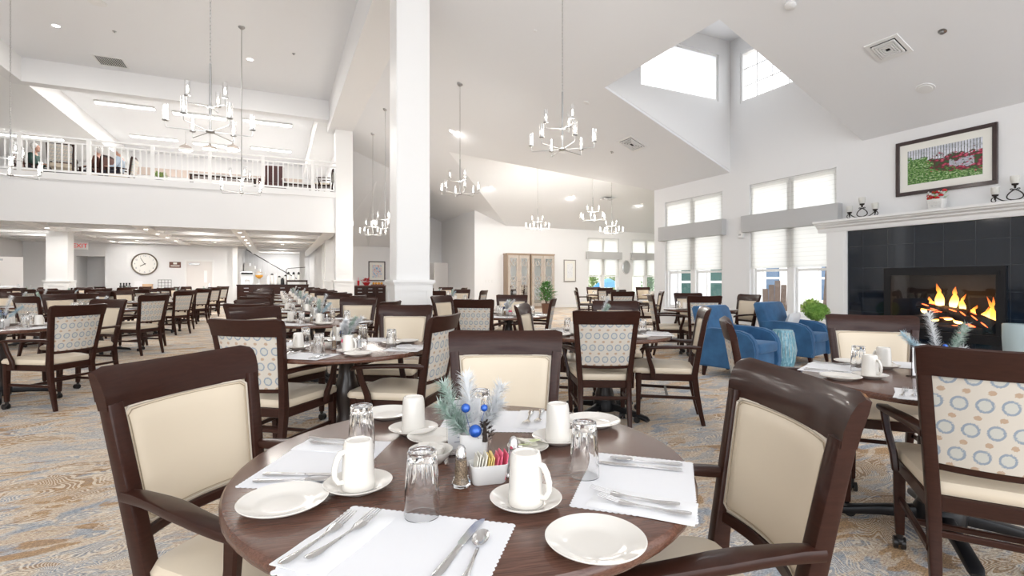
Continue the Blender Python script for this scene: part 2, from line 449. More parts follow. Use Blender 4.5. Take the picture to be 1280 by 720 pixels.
MT['topiary'] = mk_foliage('topiary leaves', (.10,.26,.03), (.30,.50,.10))
MT['frost_blue']=pm('pale blue glass',(.62,.72,.74),.35,trans=.5,ior=1.2)
MT['pend']=pm('pendant shade',(.45,.40,.36),.4,.3)
MT['wine']=pm('wine red leather',(.09,.03,.03),.4)
MT['sign_plain']=pm('pale table top',(.75,.74,.72),.4)
MT['tan']=pm('tan cardboard',(.62,.42,.28),.8)
WORLD=2.2; EXPO=.92
MT['floor_up']=pm('upper floor carpet',(.45,.43,.41),.9)
# ================================================================== ROOM
ZE = H+2.40                     # eave height of the main slope at u = 9.1
SL = .4024
UR = 9.1; VC = 10.57; VF = 20.1; VB = 24.9; UBL = 7.6
ZT = 7.30                       # flat ceiling of the atrium
ZS = 6.65                       # upstairs soffit / header bottom
def zm(u): return ZE + SL*(UR-u)
CE, WA, TR = MT['ceiling'], MT['wall'], MT['trim']
# floor
bm = bx(-12.5,-5,-.15,20.5,36.5,0); struct('floor', bm, MT['carpet'])
def wall_holes(name, axis, c0, c1, a0, a1, z0, z1, holes, m=WA):
    """wall slab between c0..c1 on `axis` normal; holes = (a0,a1,z0,z1)"""
    bm = bmesh.new()
    cuts = sorted({a0, a1, *[h[0] for h in holes], *[h[1] for h in holes]})
    for p, q in zip(cuts, cuts[1:]):
        mid = (p+q)/2
        hs = sorted([h for h in holes if h[0] < mid < h[1]], key=lambda h: h[2])
        z = z0
        for h in hs+[None]:
            top = h[2] if h else z1
            if top > z+1e-4:
                if axis == 'u': box(bm, c0, p, z, c1, q, top)
                else: box(bm, p, c0, z, q, c1, top)
            if h: z = h[3]
    bmesh.ops.remove_doubles(bm, verts=bm.verts, dist=1e-5)
    return struct(name, bm, m)
# ---- right wall (fireplace, two tall windows, clerestory)
W1 = (8.31,10.17,.50,3.25); W2 = (5.75,7.59,.50,3.27)
CL = (5.62,7.83,H+3.84,H+4.95)
wall_holes('wall_right', 'u', UR, UR+.25, -5, VC, 0, H+5.3, [W1, W2, CL, (3.41,4.91,.34,1.44)])
# ---- light well: side walls, inner wall, its lid
U0, VA, VBW = 5.75, 5.30, 8.10
SWN = (6.6, 8.75, H+3.92, H+4.95)
def well_side(name, v0, v1, hole=None):
    """side wall of the light well, its foot cut to the slope; hole = (u0,u1,z0,z1)"""
    bm=bmesh.new(); top=H+5.3; zq=lambda u: zm(u)+.05
    def pr(ua,ub,za0,za1,zb0,zb1):
        loft(bm,[[(ua,v,za0),(ub,v,zb0),(ub,v,zb1),(ua,v,za1)] for v in (v0,v1)])
    if hole:
        a,b_,z0,z1=hole
        pr(U0,a,zq(U0),top,zq(a),top); pr(b_,UR,zq(b_),top,zq(UR),top)
        pr(a,b_,z1,top,z1,top)
        uc=UR-(z0-ZE-.05)/SL if zq(a)>z0 else a
        if uc>a: pr(uc,b_,z0,z0,zq(b_),z0)
        else: pr(a,b_,zq(a),z0,zq(b_),z0)
    else: pr(U0,UR,zq(U0),top,zq(UR),top)
    return struct(name,bm,WA)
well_side('wall_well_far',VBW-.012,VBW+.2,(6.6,8.75,H+3.92,H+4.95))
well_side('wall_well_near',VA-.2,VA+.012)
bm = bx(U0-.2, VA-.2, zm(U0)+.10, U0+.012, VBW+.2, H+5.5); struct('wall_well_inner', bm, WA)
bm = bx(U0-.2, VA-.2, H+5.3, UR+.3, VBW+.2, H+5.5); struct('ceiling_light_well', bm, CE)
# ---- sloped main ceiling
UBR = 2.34
HR = 4.08; VRG = 15.33; URG = UR-(HR-2.40)/SL
def P(u, v, z=None): return (u, v, zm(u) if z is None else z)
def slab(name, polys, t=.12):
    bm = bmesh.new()
    for p in polys:
        lo = [bm.verts.new(q) for q in p]; hi = [bm.verts.new((q[0],q[1],q[2]+t)) for q in p]
        bm.faces.new(lo); bm.faces.new(hi[::-1]); n = len(p)
        for i in range(n): bm.faces.new((lo[i], hi[i], hi[(i+1)%n], lo[(i+1)%n]))
    return struct(name, bm, CE)
slab('ceiling_slope', [
    [P(UBR,-5),P(U0,-5),P(U0,VC),P(UBR,VC)],
    [P(U0,-5),P(UR+.1,-5),P(UR+.1,VA),P(U0,VA)],
    [P(U0,VBW),P(UR+.1,VBW),P(UR+.1,VC),P(U0,VC)],
    [P(UBR,VC),P(UR,VC),P(URG,VRG),P(UBR,VRG)],
    [P(UBR,VRG),P(URG,VRG),P(UR,VF),P(UBR,VF)],
    [P(5.6,VF),P(UR,VF),P(UR,VB),P(5.6,VB)],
])
slab('ceiling_wing', [
    [(UR,VC,ZE),(20,VC,ZE),(20,VRG,H+HR),(URG,VRG,H+HR)],
    [(URG,VRG,H+HR),(20,VRG,H+HR),(20,VF,ZE),(UR,VF,ZE)]])
slab('ceiling_hip', [
    [P(UBR,VF),P(3.97,VF),(3.97,VB,H+1.64),(UBR,VB,H+1.64)],
    [P(3.97,VF),P(5.6,VF),(5.6,VB,H+1.64),(3.97,VB,H+1.64)]])
bm = bx(5.55,VF,H+1.5,5.65,VB,zm(5.6)); struct('wall_gable', bm, WA)
# ---- walls of the far wing
W3 = (13.3,15.1,.50,3.27); W4 = (15.9,17.7,.50,3.27)
wall_holes('wall_far', 'v', VF, VF+.2, UBL, 20, 0, H+4.3, [W3, W4])
wall_holes('wall_wing_near', 'v', VC-.25, VC, UR+.25, 20, 0, H+2.7, [])
wall_holes('wall_wing_end', 'u', 20, 20.2, VC, VF, 0, H+4.3, [(12,14,.5,3.2),(16,18,.5,3.2)])
bm = bx(UBL, VF+.2, 0, UBL+.2, VB, zm(UBL)+.1); struct('wall_block', bm, WA)
wall_holes('wall_back', 'v', VB, VB+.2, UBR, UBL+.2, 0, H+5.4, [(6.35,7.35,0,2.15)])
# ---- atrium ceiling, beams, header
bm = bx(-12.5,-5,ZT,1.57,29.2,ZT+.15); struct('ceiling_atrium', bm, CE)
bm = bx(1.57,-5,6.35,2.34,18.6,7.45); struct('trim_1', bm, WA)
bm = bx(-6.3,18.0,ZS,1.57,18.35,ZT); box(bm,-6.62,-5,ZS,-6.3,18.35,ZT); struct('trim_2', bm, WA)
bm = bx(-12.5,-5,ZS,-6.62,29.2,ZS+.12); box(bm,-6.62,18.35,ZS,-6.26,29.2,ZT)
box(bm,1.24,18.35,ZS,1.57,29.2,ZT); box(bm,1.57,18.6,ZS,2.2,29.2,ZS+.3); struct('trim_3', bm, TR)
bm = bx(-12.7,-5,0,-12.5,36.5,ZT); struct('wall_left', bm, WA)
# ---- columns with wainscot
def column(n, u0, v0, s, top):
    bm = bx(u0,v0,0,u0+s,v0+s,top)
    e=.025; box(bm,u0-e,v0-e,0,u0+s+e,v0+s+e,1.20)
    # recessed panel frames on each face
    for z0,z1 in ((0,.16),(1.06,1.20)):
        box(bm,u0-e-.014,v0-e-.014,z0,u0+s+e+.014,v0+s+e+.014,z1)
    for a in (u0-e-.012,u0+s+e-.09):
        for c in (v0-e-.012,v0+s+e-.09): box(bm,a,c,.16,a+.102,c+.102,1.06)
    box(bm,u0-e-.05,v0-e-.05,1.20,u0+s+e+.05,v0+s+e+.05,1.245)
    box(bm,u0-e-.03,v0-e-.03,1.17,u0+s+e+.03,v0+s+e+.03,1.20)
    bmesh.ops.bevel(bm, geom=[e_ for e_ in bm.edges if abs(e_.verts[0].co.z-e_.verts[1].co.z)>1.3], offset=.012, segments=2, affect='EDGES')
    o = obj('column', bm, TR); tag(o, kind='structure'); o.name = 'trim_%d'%n; return o
column(4, 1.78, 8.33, .56, 6.36)
column(5, 1.78, 17.95, .56, 6.36)
column(6, 1.72, 21.2, .5, 2.85)
column(7, -6.82, 21.2, .56, 2.85)
# ---- balcony
ZB = 4.15
bm = bx(-12.5,18.0,2.85,1.78,18.25,4.12); box(bm,-12.5,17.95,4.04,1.78,18.27,4.22); struct('wall_balcony', bm, WA)
bm = bx(-12.5,18.25,ZB-.15,2.2,29.0,ZB); struct('floor_upper', bm, MT['floor_up'])
bm = bx(-12.5,29.0,2.85,2.4,29.2,ZT); struct('wall_upper_back', bm, WA)
bm = bx(2.2,18.55,2.85,2.34,29.0,7.9); struct('wall_upper_side', bm, WA)
bm = bx(-6.2,28.93,6.25,1.2,29.0,6.60); struct('trim_8', bm, MT['peach'])
# coffered ceiling under the balcony
bm = bx(-12.5,18.25,3.16,2.4,27.2,3.30); struct('ceiling_coffer', bm, CE)
bm = bmesh.new()
for u in (-9.1,-6.4,-3.75,-1.15,1.6):
    box(bm,u-.2,18.25,2.85,u+.2,36.0 if u>-3 else 27.0,3.16)
for i in range(1,7):
    v=18.1+i*1.45
    for a,b in ((-12.5,-9.3),(-8.9,-6.6),(-6.2,-3.95),(-3.55,-1.35),(-.95,1.4)): box(bm,a,v-.14,2.853,b,v+.14,3.16)
for i in range(7,12):
    v=18.1+i*1.45
    box(bm,-.95,v-.14,2.853,1.4,v+.14,3.16)
struct('trim_9', bm, TR)
bm = bx(-2,27.2,3.16,2.4,36.4,3.30); struct('ceiling_passage', bm, CE)
wall_holes('wall_clock', 'v', 27.0, 27.2, -12.5, -1.87, 0, 3.2, [(-3.75,-2.75,0,2.18),(-7.7,-6.72,0,2.28)])
bm = bx(-8.0,28.4,0,-6.4,28.5,2.85); box(bm,-8.0,27.2,0,-7.7,28.4,2.85); box(bm,-6.72,27.2,0,-6.5,28.4,2.85); box(bm,-7.7,27.2,2.35,-6.72,28.4,2.45); struct('wall_alcove', bm, WA)
bm = bx(-2.07,27.2,0,-1.87,36.2,3.2); struct('wall_passage_left', bm, WA)
bm = bx(1.9,25.1,0,2.1,36.2,3.2); struct('wall_passage_right', bm, WA)
bm = bx(-2.07,36.2,0,2.3,36.4,3.3); struct('wall_passage_end', bm, WA)
bm = bx(-1.90,26.75,0,-1.70,27.0,2.86); struct('trim_10', bm, TR)
bm = bx(1.1,29.6,0,1.35,29.85,2.86); struct('trim_11', bm, TR)
# far left wall under the balcony with an open door
bm = bx(-9.6,19.5,0,-9.4,27.0,3.16); struct('wall_side_left', bm, WA)
# baseboards
bm = bmesh.new()
for (a,b) in ((-5,2.45),(5.9,VC)): box(bm,UR-.02,a,0,UR,b,.14)
struct('baseboard_right', bm, TR)
bm = bx(UBL,VF-.02,0,20,VF,.14); struct('baseboard_far', bm, TR)


# ---- windows (frame, mullion, glass, sheer shades, valance)
def window(n, axis, c, hole, face, pair=True):
    """axis 'u': wall plane u=c, hole in v; face=-1 room side at smaller coordinate"""
    a0,a1,z0,z1 = hole
    def B(bm, a, b, d0, d1, za, zb):
        p, q = c+face*d0, c+face*d1
        p, q = min(p,q), max(p,q)
        if axis=='u': box(bm,p,a,za,q,b,zb)
        else: box(bm,a,p,za,b,q,zb)
    w = link('window_%d'%n, None); tag(w, kind='structure')
    am=(a0+a1)/2
    zs=1.52; zv0,zv1=H+1.03,H+1.38
    bm=bmesh.new()
    B(bm,a0,a0+.06,-.2,-.05,z0,z1); B(bm,a1-.06,a1,-.2,-.05,z0,z1); B(bm,a0,a1,-.2,-.05,z0,z0+.06); B(bm,a0,a1,-.2,-.05,z1-.05,z1)
    B(bm,am-.07,am+.07,-.2,-.04,z0,z1); B(bm,a0,a1,-.2,-.05,2.42,2.56)
    for s0,s1 in ((a0+.06,am-.07),(am+.07,a1-.06)):     # sash rails
        B(bm,s0,s0+.045,-.16,-.10,z0+.06,2.42); B(bm,s1-.045,s1,-.16,-.10,z0+.06,2.42)
        B(bm,s0,s1,-.16,-.10,z0+.06,z0+.12); B(bm,s0,s1,-.16,-.10,1.42,1.47)
    o=obj('window_frame',bm,MT['trim'],w)
    bm=bmesh.new(); B(bm,a0+.06,a1-.06,-.135,-.125,z0+.06,z1-.05); obj('pane',bm,MT['pane'],w)
    bm=bmesh.new(); B(bm,a0-.06,a1+.06,.0,.10,z0-.05,z0); B(bm,a0-.03,a1+.03,.0,.03,z0-.14,z0-.05); obj('window_sill',bm,MT['trim'],w)
    for s0,s1 in ((a0+.02,am-.008),(am+.008,a1-.02)):
        bm=bmesh.new(); B(bm,s0,s1,-.036,-.030,zs,zv0+.1); B(bm,s0,s1,-.045,-.02,zs-.03,zs); obj('sheer_shade',bm,MT['blind'],w)
        bm=bmesh.new(); B(bm,s0,s1,-.036,-.030,zv1-.1,z1-.09); B(bm,s0,s1,-.05,-.01,z1-.09,z1-.03); obj('sheer_shade',bm,MT['blind'],w)
    bm=bmesh.new(); B(bm,a0-.11,a1+.11,.0,.13,zv0,zv1); bmesh.ops.bevel(bm,geom=list(bm.edges),offset=.006,segments=2,affect='EDGES')
    obj('valance',bm,MT['valance'],w)
    return w
def mk_pane():
    m = bpy.data.materials.new('window pane glass'); m.use_nodes=True; nt=m.node_tree; nt.nodes.clear(); n=N(nt)
    o=n.add('ShaderNodeOutputMaterial'); t=n.add('ShaderNodeBsdfTransparent'); g=n.add('ShaderNodeBsdfGlossy'); g.inputs['Roughness'].default_value=.02
    mx=n.add('ShaderNodeMixShader'); mx.inputs[0].default_value=.035; n.lk(t.outputs[0],mx.inputs[1]); n.lk(g.outputs[0],mx.inputs[2]); n.lk(mx.outputs[0],o.inputs[0]); return m
MT['pane']=mk_pane()
window(1,'u',UR,W1,-1); window(2,'u',UR,W2,-1); window(3,'v',VF,W3,-1); window(4,'v',VF,W4,-1)
def plainwin(n, axis, c, hole, cols, rows):
    a0,a1,z0,z1=hole; w=link('window_%d'%n,None); tag(w,kind='structure')
    def B(bm,a,b,d0,d1,za,zb):
        if axis=='u': box(bm,c+d0,a,za,c+d1,b,zb)
        else: box(bm,a,c+d0,za,b,c+d1,zb)
    bm=bmesh.new()
    B(bm,a0,a0+.05,.02,.14,z0,z1);B(bm,a1-.05,a1,.02,.14,z0,z1);B(bm,a0,a1,.02,.14,z0,z0+.05);B(bm,a0,a1,.02,.14,z1-.05,z1)
    obj('window_frame',bm,MT['trim'],w)
    bm=bmesh.new()
    for i in range(1,cols):
        a=a0+(a1-a0)*i/cols; B(bm,a-.009,a+.009,.07,.09,z0+.05,z1-.05)
    for i in range(1,rows):
        z=z0+(z1-z0)*i/rows; B(bm,a0+.05,a1-.05,.07,.09,z-.009,z+.009)
    obj('muntin_grid',bm,MT['grille'],w)
    bm=bmesh.new(); B(bm,a0+.05,a1-.05,.077,.083,z0+.05,z1-.05); obj('pane',bm,MT['pane'],w)
plainwin(5,'u',UR,CL,6,3); plainwin(6,'v',VBW,SWN,1,1)

# ---- doors
def door(n, axis, c, a0, a1, face, top=2.12, glass=True):
    d=link('door_%d'%n,None); tag(d,kind='structure')
    def B(bm,a,b,d0,d1,za,zb):
        p,q=sorted((c+face*d0,c+face*d1))
        if axis=='u': box(bm,p,a,za,q,b,zb)
        else: box(bm,a,p,za,b,q,zb)
    bm=bmesh.new(); B(bm,a0-.07,a0,0,.03,0,top+.07);B(bm,a1,a1+.07,0,.03,0,top+.07);B(bm,a0-.07,a1+.07,0,.03,top,top+.08);obj('door_frame',bm,TR,d)
    bm=bmesh.new(); B(bm,a0,a1,-.08,-.03,0,top);obj('door_leaf',bm,MT['door'],d)
    bm=bmesh.new(); B(bm,a0+.1,a0+.5,-.03,.03,top-.16,top-.09);obj('door_closer',bm,MT['nickel'],d)
    if glass:
        bm=bmesh.new(); B(bm,a1-.32,a1-.20,-.03,-.022,1.15,1.70);obj('door_lite',bm,MT['sign_white'],d)
        bm=bmesh.new(); B(bm,a1-.12,a1-.06,-.03,.03,.95,1.10);obj('door_handle',bm,MT['steel'],d)
MT['door']=pm('door paint',(.78,.75,.73),.5)
door(1,'v',27.0,-3.75,-2.75,-1)
door(2,'v',VB,6.35,7.35,-1,glass=False)
# open door leaf by the left wall, and the leaf standing off the block wall
def leaf(n, M, w=.95):
    d=link('door_%d'%n,None); tag(d,kind='structure'); d.matrix_world=M
    obj('door_leaf',bbx(0,-.022,.01,w,.022,2.1,.003),MT['door'],d)
    bm=bmesh.new(); box(bm,.08,-.06,1.0,w-.08,-.03,1.05); box(bm,.10,-.04,.96,.16,-.02,1.1); box(bm,w-.16,-.04,.96,w-.1,-.02,1.1); obj('push_bar',bm,MT['steel'],d)
    bm=bmesh.new(); box(bm,.08,-.06,1.96,.42,-.02,2.03); obj('door_closer',bm,MT['nickel'],d)
leaf(3, Matrix.Translation((-9.35,24.0,0))@Matrix.Rotation(R(25),4,'Z'))
leaf(4, Matrix.Translation((UBL-.05,VB-1.2,0))@Matrix.Rotation(R(-150),4,'Z'))
bm=bx(-9.4,23.3,0,-9.32,23.45,2.2); struct('trim_12',bm,MT['dark'])
# ================================================================== DINING CHAIR
WD = MT['wood']
def zb_y(z):                       # y of the back surface centre-line of the stiles
    if z < .42: return -.27+(.42-z)*-.11*(1 if z<.42 else 0)
    return -.235-(z-.42)*.165
def hwz(z): return .212+max(0,(z-.42))*.085     # half width of back frame (outer)
def back_curve(s): return -.035*(1-s*s)         # the back is hollow towards the sitter
def chair_proto(name, full=True):
    t = thing(name, 'dining chair', 'chair')
    # rear legs run up as stiles
    for s in (-1,1):
        zs=[0,.12,.25,.42,.56,.72,.86,.905]
        ys=[-.315,-.288,-.262,-.240,-.262,-.289,-.313,-.321]
        pts=[(s*(hwz(z)-.02),y,z) for z,y in zip(zs,ys)]
        bm=bmesh.new(); sweep(bm,pts,[.030,.036,.040,.044,.044,.044,.044,.042],[.034,.040,.048,.054,.046,.042,.040,.040],up=(0,1,0),r=.007,k=2)
        obj('leg',bm,WD,t,True)
    # front legs with casters
    for s in (-1,1):
        bm=bmesh.new(); sweep(bm,[(s*.232,.222,.44),(s*.232,.222,.25),(s*.230,.224,.075)],[.046,.042,.034],[.046,.042,.034],up=(0,1,0),r=.006,k=2)
        lg=obj('leg',bm,WD,t,True)
        if full:
            bm=bmesh.new(); tube(bm,[(s*.230,.224,.078),(s*.230,.224,.055)],.014,8)
            for e in (-.012,.012):
                tube(bm,[(s*.230+e*1.9,.235,.028),(s*.230+e*.5,.235,.028)],.027,14)
            ball(bm,(s*.230,.232,.038),.024,10,6,sz=.8)
            obj('caster',bm,MT['caster'],lg,True)
    # seat frame
    def trap(fw, rw, y0, y1, z, r=.02, k=3):
        pts=[(fw/2,y1),(-fw/2,y1),(-rw/2,y0),(rw/2,y0)]; out=[]
        for i,(x,y) in enumerate(pts):
            p=Vector((x,y)); a=Vector(pts[i-1])-p; b=Vector(pts[(i+1)%4])-p; a.normalize(); b.normalize()
            for j in range(k+1):
                f=j/k; q=p+a*r*(1-f)**2+b*r*f**2
                out.append((q.x,q.y,z))
        return out
    bm=bmesh.new(); loft(bm,[trap(.50,.41,-.25,.245,.375),trap(.51,.42,-.255,.25,.38),trap(.51,.42,-.255,.25,.428),trap(.50,.41,-.25,.245,.432)])
    obj('seat_frame',bm,WD,t,True)
    bm=bmesh.new(); L=[trap(.505,.405,-.235,.262,.434,.04),trap(.525,.415,-.24,.275,.444,.05),trap(.528,.418,-.242,.278,.462,.05),trap(.515,.405,-.236,.268,.482,.06),trap(.45,.35,-.19,.21,.496,.07),trap(.25,.2,-.09,.12,.503,.07)]
    loft(bm,L); obj('seat',bm,MT['vinyl'],t,True)
    # stretchers
    for s in (-1,1):
        bm=bmesh.new(); sweep(bm,[(s*.228,.215,.235),(s*.205,-.262,.235)],.020,.026,r=.004); obj('stretcher',bm,WD,t,True)
    bm=bmesh.new(); sweep(bm,[(-.215,-.02,.235),(.215,-.02,.235)],.020,.022,r=.004); obj('stretcher',bm,WD,t,True)
    bm=bmesh.new(); sweep(bm,[(-.2,-.268,.30),(.2,-.268,.30)],.018,.024,r=.004); obj('stretcher',bm,WD,t,True)
    # top rail
    def bp(s, z, off=0, hw=None):
        w=hw if hw is not None else hwz(z)
        yc=-.262-(z-.56)*.17
        return Vector((s*w, yc+back_curve(s)+off, z))
    bm=bmesh.new(); loops=[]
    n=17
    prof=[(-.018,.890),(.016,.890),(.018,.93),(.012,.968),(.002,.993),(-.013,1.004),(-.026,.998),(-.025,.97),(-.020,.93)]
    for i in range(n):
        s=-1+2*i/(n-1); e=1-max(0,abs(s)-.93)/.07*.10
        l=[]
        for off,z in prof:
            zz=.890+(z-.890)*(e) - .008*(1-s*s)*(z-.890)/.114
            p=bp(s,zz,off,hwz(zz)+.003); l.append(p)
        loops.append(l)
    loft(bm,loops); obj('top_rail',bm,WD,t,True)
    bm=bmesh.new(); loops=[]
    for i in range(9):
        s=-1+2*i/8; w=hwz(.55)-.03
        loops.append([bp(s,.55+b,a,w) for a,b in rrect(.022,.030,.004,1)])
    loft(bm,loops); obj('back_rail',bm,WD,t,True)
    # patterned outside back
    bm=bmesh.new(); uv=bm.loops.layers.uv.new('UVMap'); nx,nz=14,10; g=[]
    for j in range(nz+1):
        z=.562+(.902-.562)*j/nz; w=hwz(z)-.036
        g.append([bm.verts.new(bp(-1+2*i/nx,z,-.014,w)) for i in range(nx+1)])
    for j in range(nz):
        for i in range(nx):
            f=bm.faces.new((g[j][i],g[j][i+1],g[j+1][i+1],g[j+1][i]))
            for l in f.loops: l[uv].uv=(l.vert.co.x+.5,l.vert.co.z)
    obj('back_panel',bm,MT['pattern'],t,True)
    # cream inside back with a welt
    bm=bmesh.new(); g=[]; nx,nz=16,12
    def bulge(a): return (1-abs(a)**10)
    for j in range(nz+1):
        zz=-1+2*j/nz; z=.732+zz*.168; w=hwz(z)-.034
        g.append([bm.verts.new(bp((-1+2*i/nx),z,0.0+.020*bulge(-1+2*i/nx)*bulge(zz),w)) for i in range(nx+1)])
    for j in range(nz):
        for i in range(nx): bm.faces.new((g[j][i],g[j][i+1],g[j+1][i+1],g[j+1][i]))
    bc=obj('back_cushion',bm,MT['vinyl'],t,True)
    pts=[]
    for (s0,z0),(s1,z1) in (((-.95,.577),(.95,.577)),((.95,.577),(.95,.888)),((.95,.888),(-.95,.888)),((-.95,.888),(-.95,.577))):
        for i in range(0,10):
            f=.04+.92*i/9; s=s0+(s1-s0)*f; z=z0+(z1-z0)*f; pts.append(bp(s,z,.010,hwz(z)-.034))
    bm=bmesh.new(); tube(bm,pts,.0038,6,closed=True); obj('piping',bm,MT['welt'],bc,True)
    bm=bmesh.new(); cc=Vector((0,-.305,.73)); tube(bm,[p+Vector(((-.008 if p.x>0 else .008) if abs(p.x)>.16 else 0,.003,(-.008 if p.z>.73 else .008) if (p.z>.87 or p.z<.59) else 0)) for p in pts],.0016,5,closed=True); obj('seam',bm,MT['seam'],bc,True)
    # arms
    for s in (-1,1):
        a=bez((s*.222,-.285,.665),(s*.232,-.10,.672),(s*.300,.02,.672),(s*.300,.16,.660),10)
        a+= [Vector((s*.297,.19,.652)),Vector((s*.292,.205,.640))]
        wv=[.034,.042,.050,.056,.060,.060,.056,.054,.052,.051,.050,.044,.03]
        bm=bmesh.new(); sweep(bm,a,wv,[.030]*2+[.026]*9+[.024,.016],r=.009,k=2)
        ar=obj('arm',bm,WD,t,True)
        bm=bmesh.new(); sweep(bm,[(s*.262,.10,.400),(s*.268,.105,.47),(s*.288,.135,.57),(s*.298,.15,.655)],[.026,.028,.028,.030],[.048,.044,.036,.040],up=(0,1,0),r=.006,k=1)
        obj('arm_post',bm,WD,ar,True)
    return t
MT['seam']=pm('tan seam',(.40,.32,.22),.6)
MT['welt']=pm('cream welt',(.60,.53,.44),.45)
CH = Proto(chair_proto('dining_chair'))
CHAIRS=0
def chair(x, y, heading, label, group=None):
    """x,y = middle of the top rail in the view frame"""
    global CHAIRS
    a=R(heading); ox, oy = x+.345*math.cos(a), y+.345*math.sin(a)
    u,v=W(ox,oy); CHAIRS+=1
    return CH.put((u,v,0), hd(heading), label, group)

# ================================================================== DINING TABLE
def table_proto():
    t=thing('dining_table','round table','table')
    bm=bmesh.new(); lathe(bm,[(.555,.715),(.583,.719),(.588,.726),(.588,.740),(.582,.748),(.574,.75)],72)
    o=obj('table_top',bm,MT['top'],t,True)
    bm=bmesh.new(); lathe(bm,[(.09,.14),(.085,.2),(.062,.27),(.085,.38),(.088,.45),(.060,.54),(.052,.62),(.075,.68),(.16,.70),(.16,.715)],24)
    obj('pedestal',bm,MT['pedestal'],t,True)
    bm=bmesh.new(); box(bm,-.26,-.05,.695,.26,.05,.715); box(bm,-.05,-.26,.695,.05,.26,.715); obj('mounting_plate',bm,MT['black_metal'],t)
    bm=bmesh.new(); lathe(bm,[(.10,.05),(.105,.12),(.09,.15)],20); obj('base_hub',bm,MT['black_metal'],t,True)
    for k in range(4):
        a=PI/2*k+PI/4; d=Vector((math.cos(a),math.sin(a),0))
        bm=bmesh.new(); sweep(bm,[d*.05+Vector((0,0,.10)),d*.25+Vector((0,0,.075)),d*.42+Vector((0,0,.045)),d*.445+Vector((0,0,.03))],[.06,.055,.06,.05],[.06,.045,.035,.02],r=.01,k=2)
        f=obj('foot',bm,MT['black_metal'],t,True)
    return t
MT['pedestal']=pm('black stained pedestal',(.022,.014,.012),.35,0,.4)
TB=Proto(table_proto())

# ================================================================== TABLEWARE
TZ=.7505
def simple(name, bm, m, cat, smooth=True):
    o=obj(name,bm,m,None,smooth); tag(o,name,cat); return o
def mk_mug():
    bm=bmesh.new()
    lathe(bm,[(.0265,.108),(.0300,.107),(.0320,.102),(.0335,.093),(.0372,.010),(.0382,.002),(.0375,0),(.0352,.002),(.0345,.012),(.0312,.092),(.028,.098)],32,cap0=False,cap1=True)
    lathe(bm,[(.0015,.1045),(.023,.1045),(.0245,.107),(.0265,.108)],32,cap0=True,cap1=False)
    o=simple('mug',bm,MT['china'],'mug')
    bm=bmesh.new()
    tube(bm,[(.031,0,.086),(.042,0,.084),(.050,0,.070),(.055,0,.052),(.055,0,.034),(.047,0,.020),(.035,0,.018)],[.0065,.007,.007,.0068,.0062,.006,.0065],10)
    obj('handle',bm,MT['china'],o,True); return Proto(o)
def mk_saucer():
    bm=bmesh.new()
    lathe(bm,[(.038,.002),(.042,0),(.046,.003),(.070,.014),(.0765,.0185),(.0770,.0200),(.0755,.0205),(.068,.0175),(.046,.0085),(.043,.0065),(.030,.0062)],48)
    return Proto(simple('saucer',bm,MT['china'],'saucer'))
def mk_plate():
    bm=bmesh.new()
    lathe(bm,[(.052,.002),(.056,0),(.060,.003),(.080,.010),(.0900,.0155),(.0912,.0175),(.0895,.0185),(.080,.0150),(.062,.0085),(.056,.0060),(.040,.0055),(.01,.0055)],64)
    return Proto(simple('bread_plate',bm,MT['china'],'plate'))
def mk_tumbler():
    bm=bmesh.new(); n=40
    def ring(r,z,fl): return [((r*(1-(fl if i%4==0 else 0)))*math.cos(2*PI*i/n),(r*(1-(fl if i%4==0 else 0)))*math.sin(2*PI*i/n),z) for i in range(n)]
    L=[ring(.0255,.129,0),ring(.0285,.132,0),ring(.0300,.128,0),ring(.0295,.120,.02),ring(.0305,.112,.17),ring(.0325,.085,.15),ring(.0340,.066,.06),ring(.0350,.050,0),ring(.0365,.004,0),ring(.0360,0,0),ring(.0345,.001,0),ring(.0335,.04,0),ring(.0290,.100,0),ring(.0255,.112,0)]
    loft(bm,L,False,True); bmesh.ops.contextual_create
    rs=[bm.verts.new((0,0,.127))]
    bm.verts.ensure_lookup_table()
    top=[bm.verts[i] for i in range(n)]
    for i in range(n): bm.faces.new((rs[0],top[i],top[(i+1)%n]))
    return Proto(simple('tumbler',bm,MT['glass'],'glass'))
def flat_shape(bm, outline, zf, th):
    """outline: list of (y, halfwidth); zf(y) centre height"""
    loops=[[(-w,y,zf(y)),(-w*.6,y,zf(y)+th*.9),(0,y,zf(y)+th),(w*.6,y,zf(y)+th*.9),(w,y,zf(y)),(0,y,zf(y)-th*.2)] for y,w in outline]
    loft(bm,loops)
def mk_fork():
    bm=bmesh.new(); z=lambda y: .003+.010*max(0,(y-.02)/.08)**2 if y>.02 else .003+.004*max(0,(-y-.05)/.05)
    flat_shape(bm,[(-.095,.005),(-.088,.0095),(-.07,.0095),(-.045,.0048),(.0,.0032),(.02,.0042),(.034,.0105),(.045,.012),(.052,.0118)],z,.0022)
    for k in range(4):
        x=-.0095+k*.00633
        sweep(bm,[(x,.050,z(.05)+.001),(x,.075,z(.075)+.001),(x*.92,.097,z(.097))],[.0034,.003,.0016],[.002,.002,.0012],r=.0006)
    return Proto(simple('fork',bm,MT['steel'],'fork'))
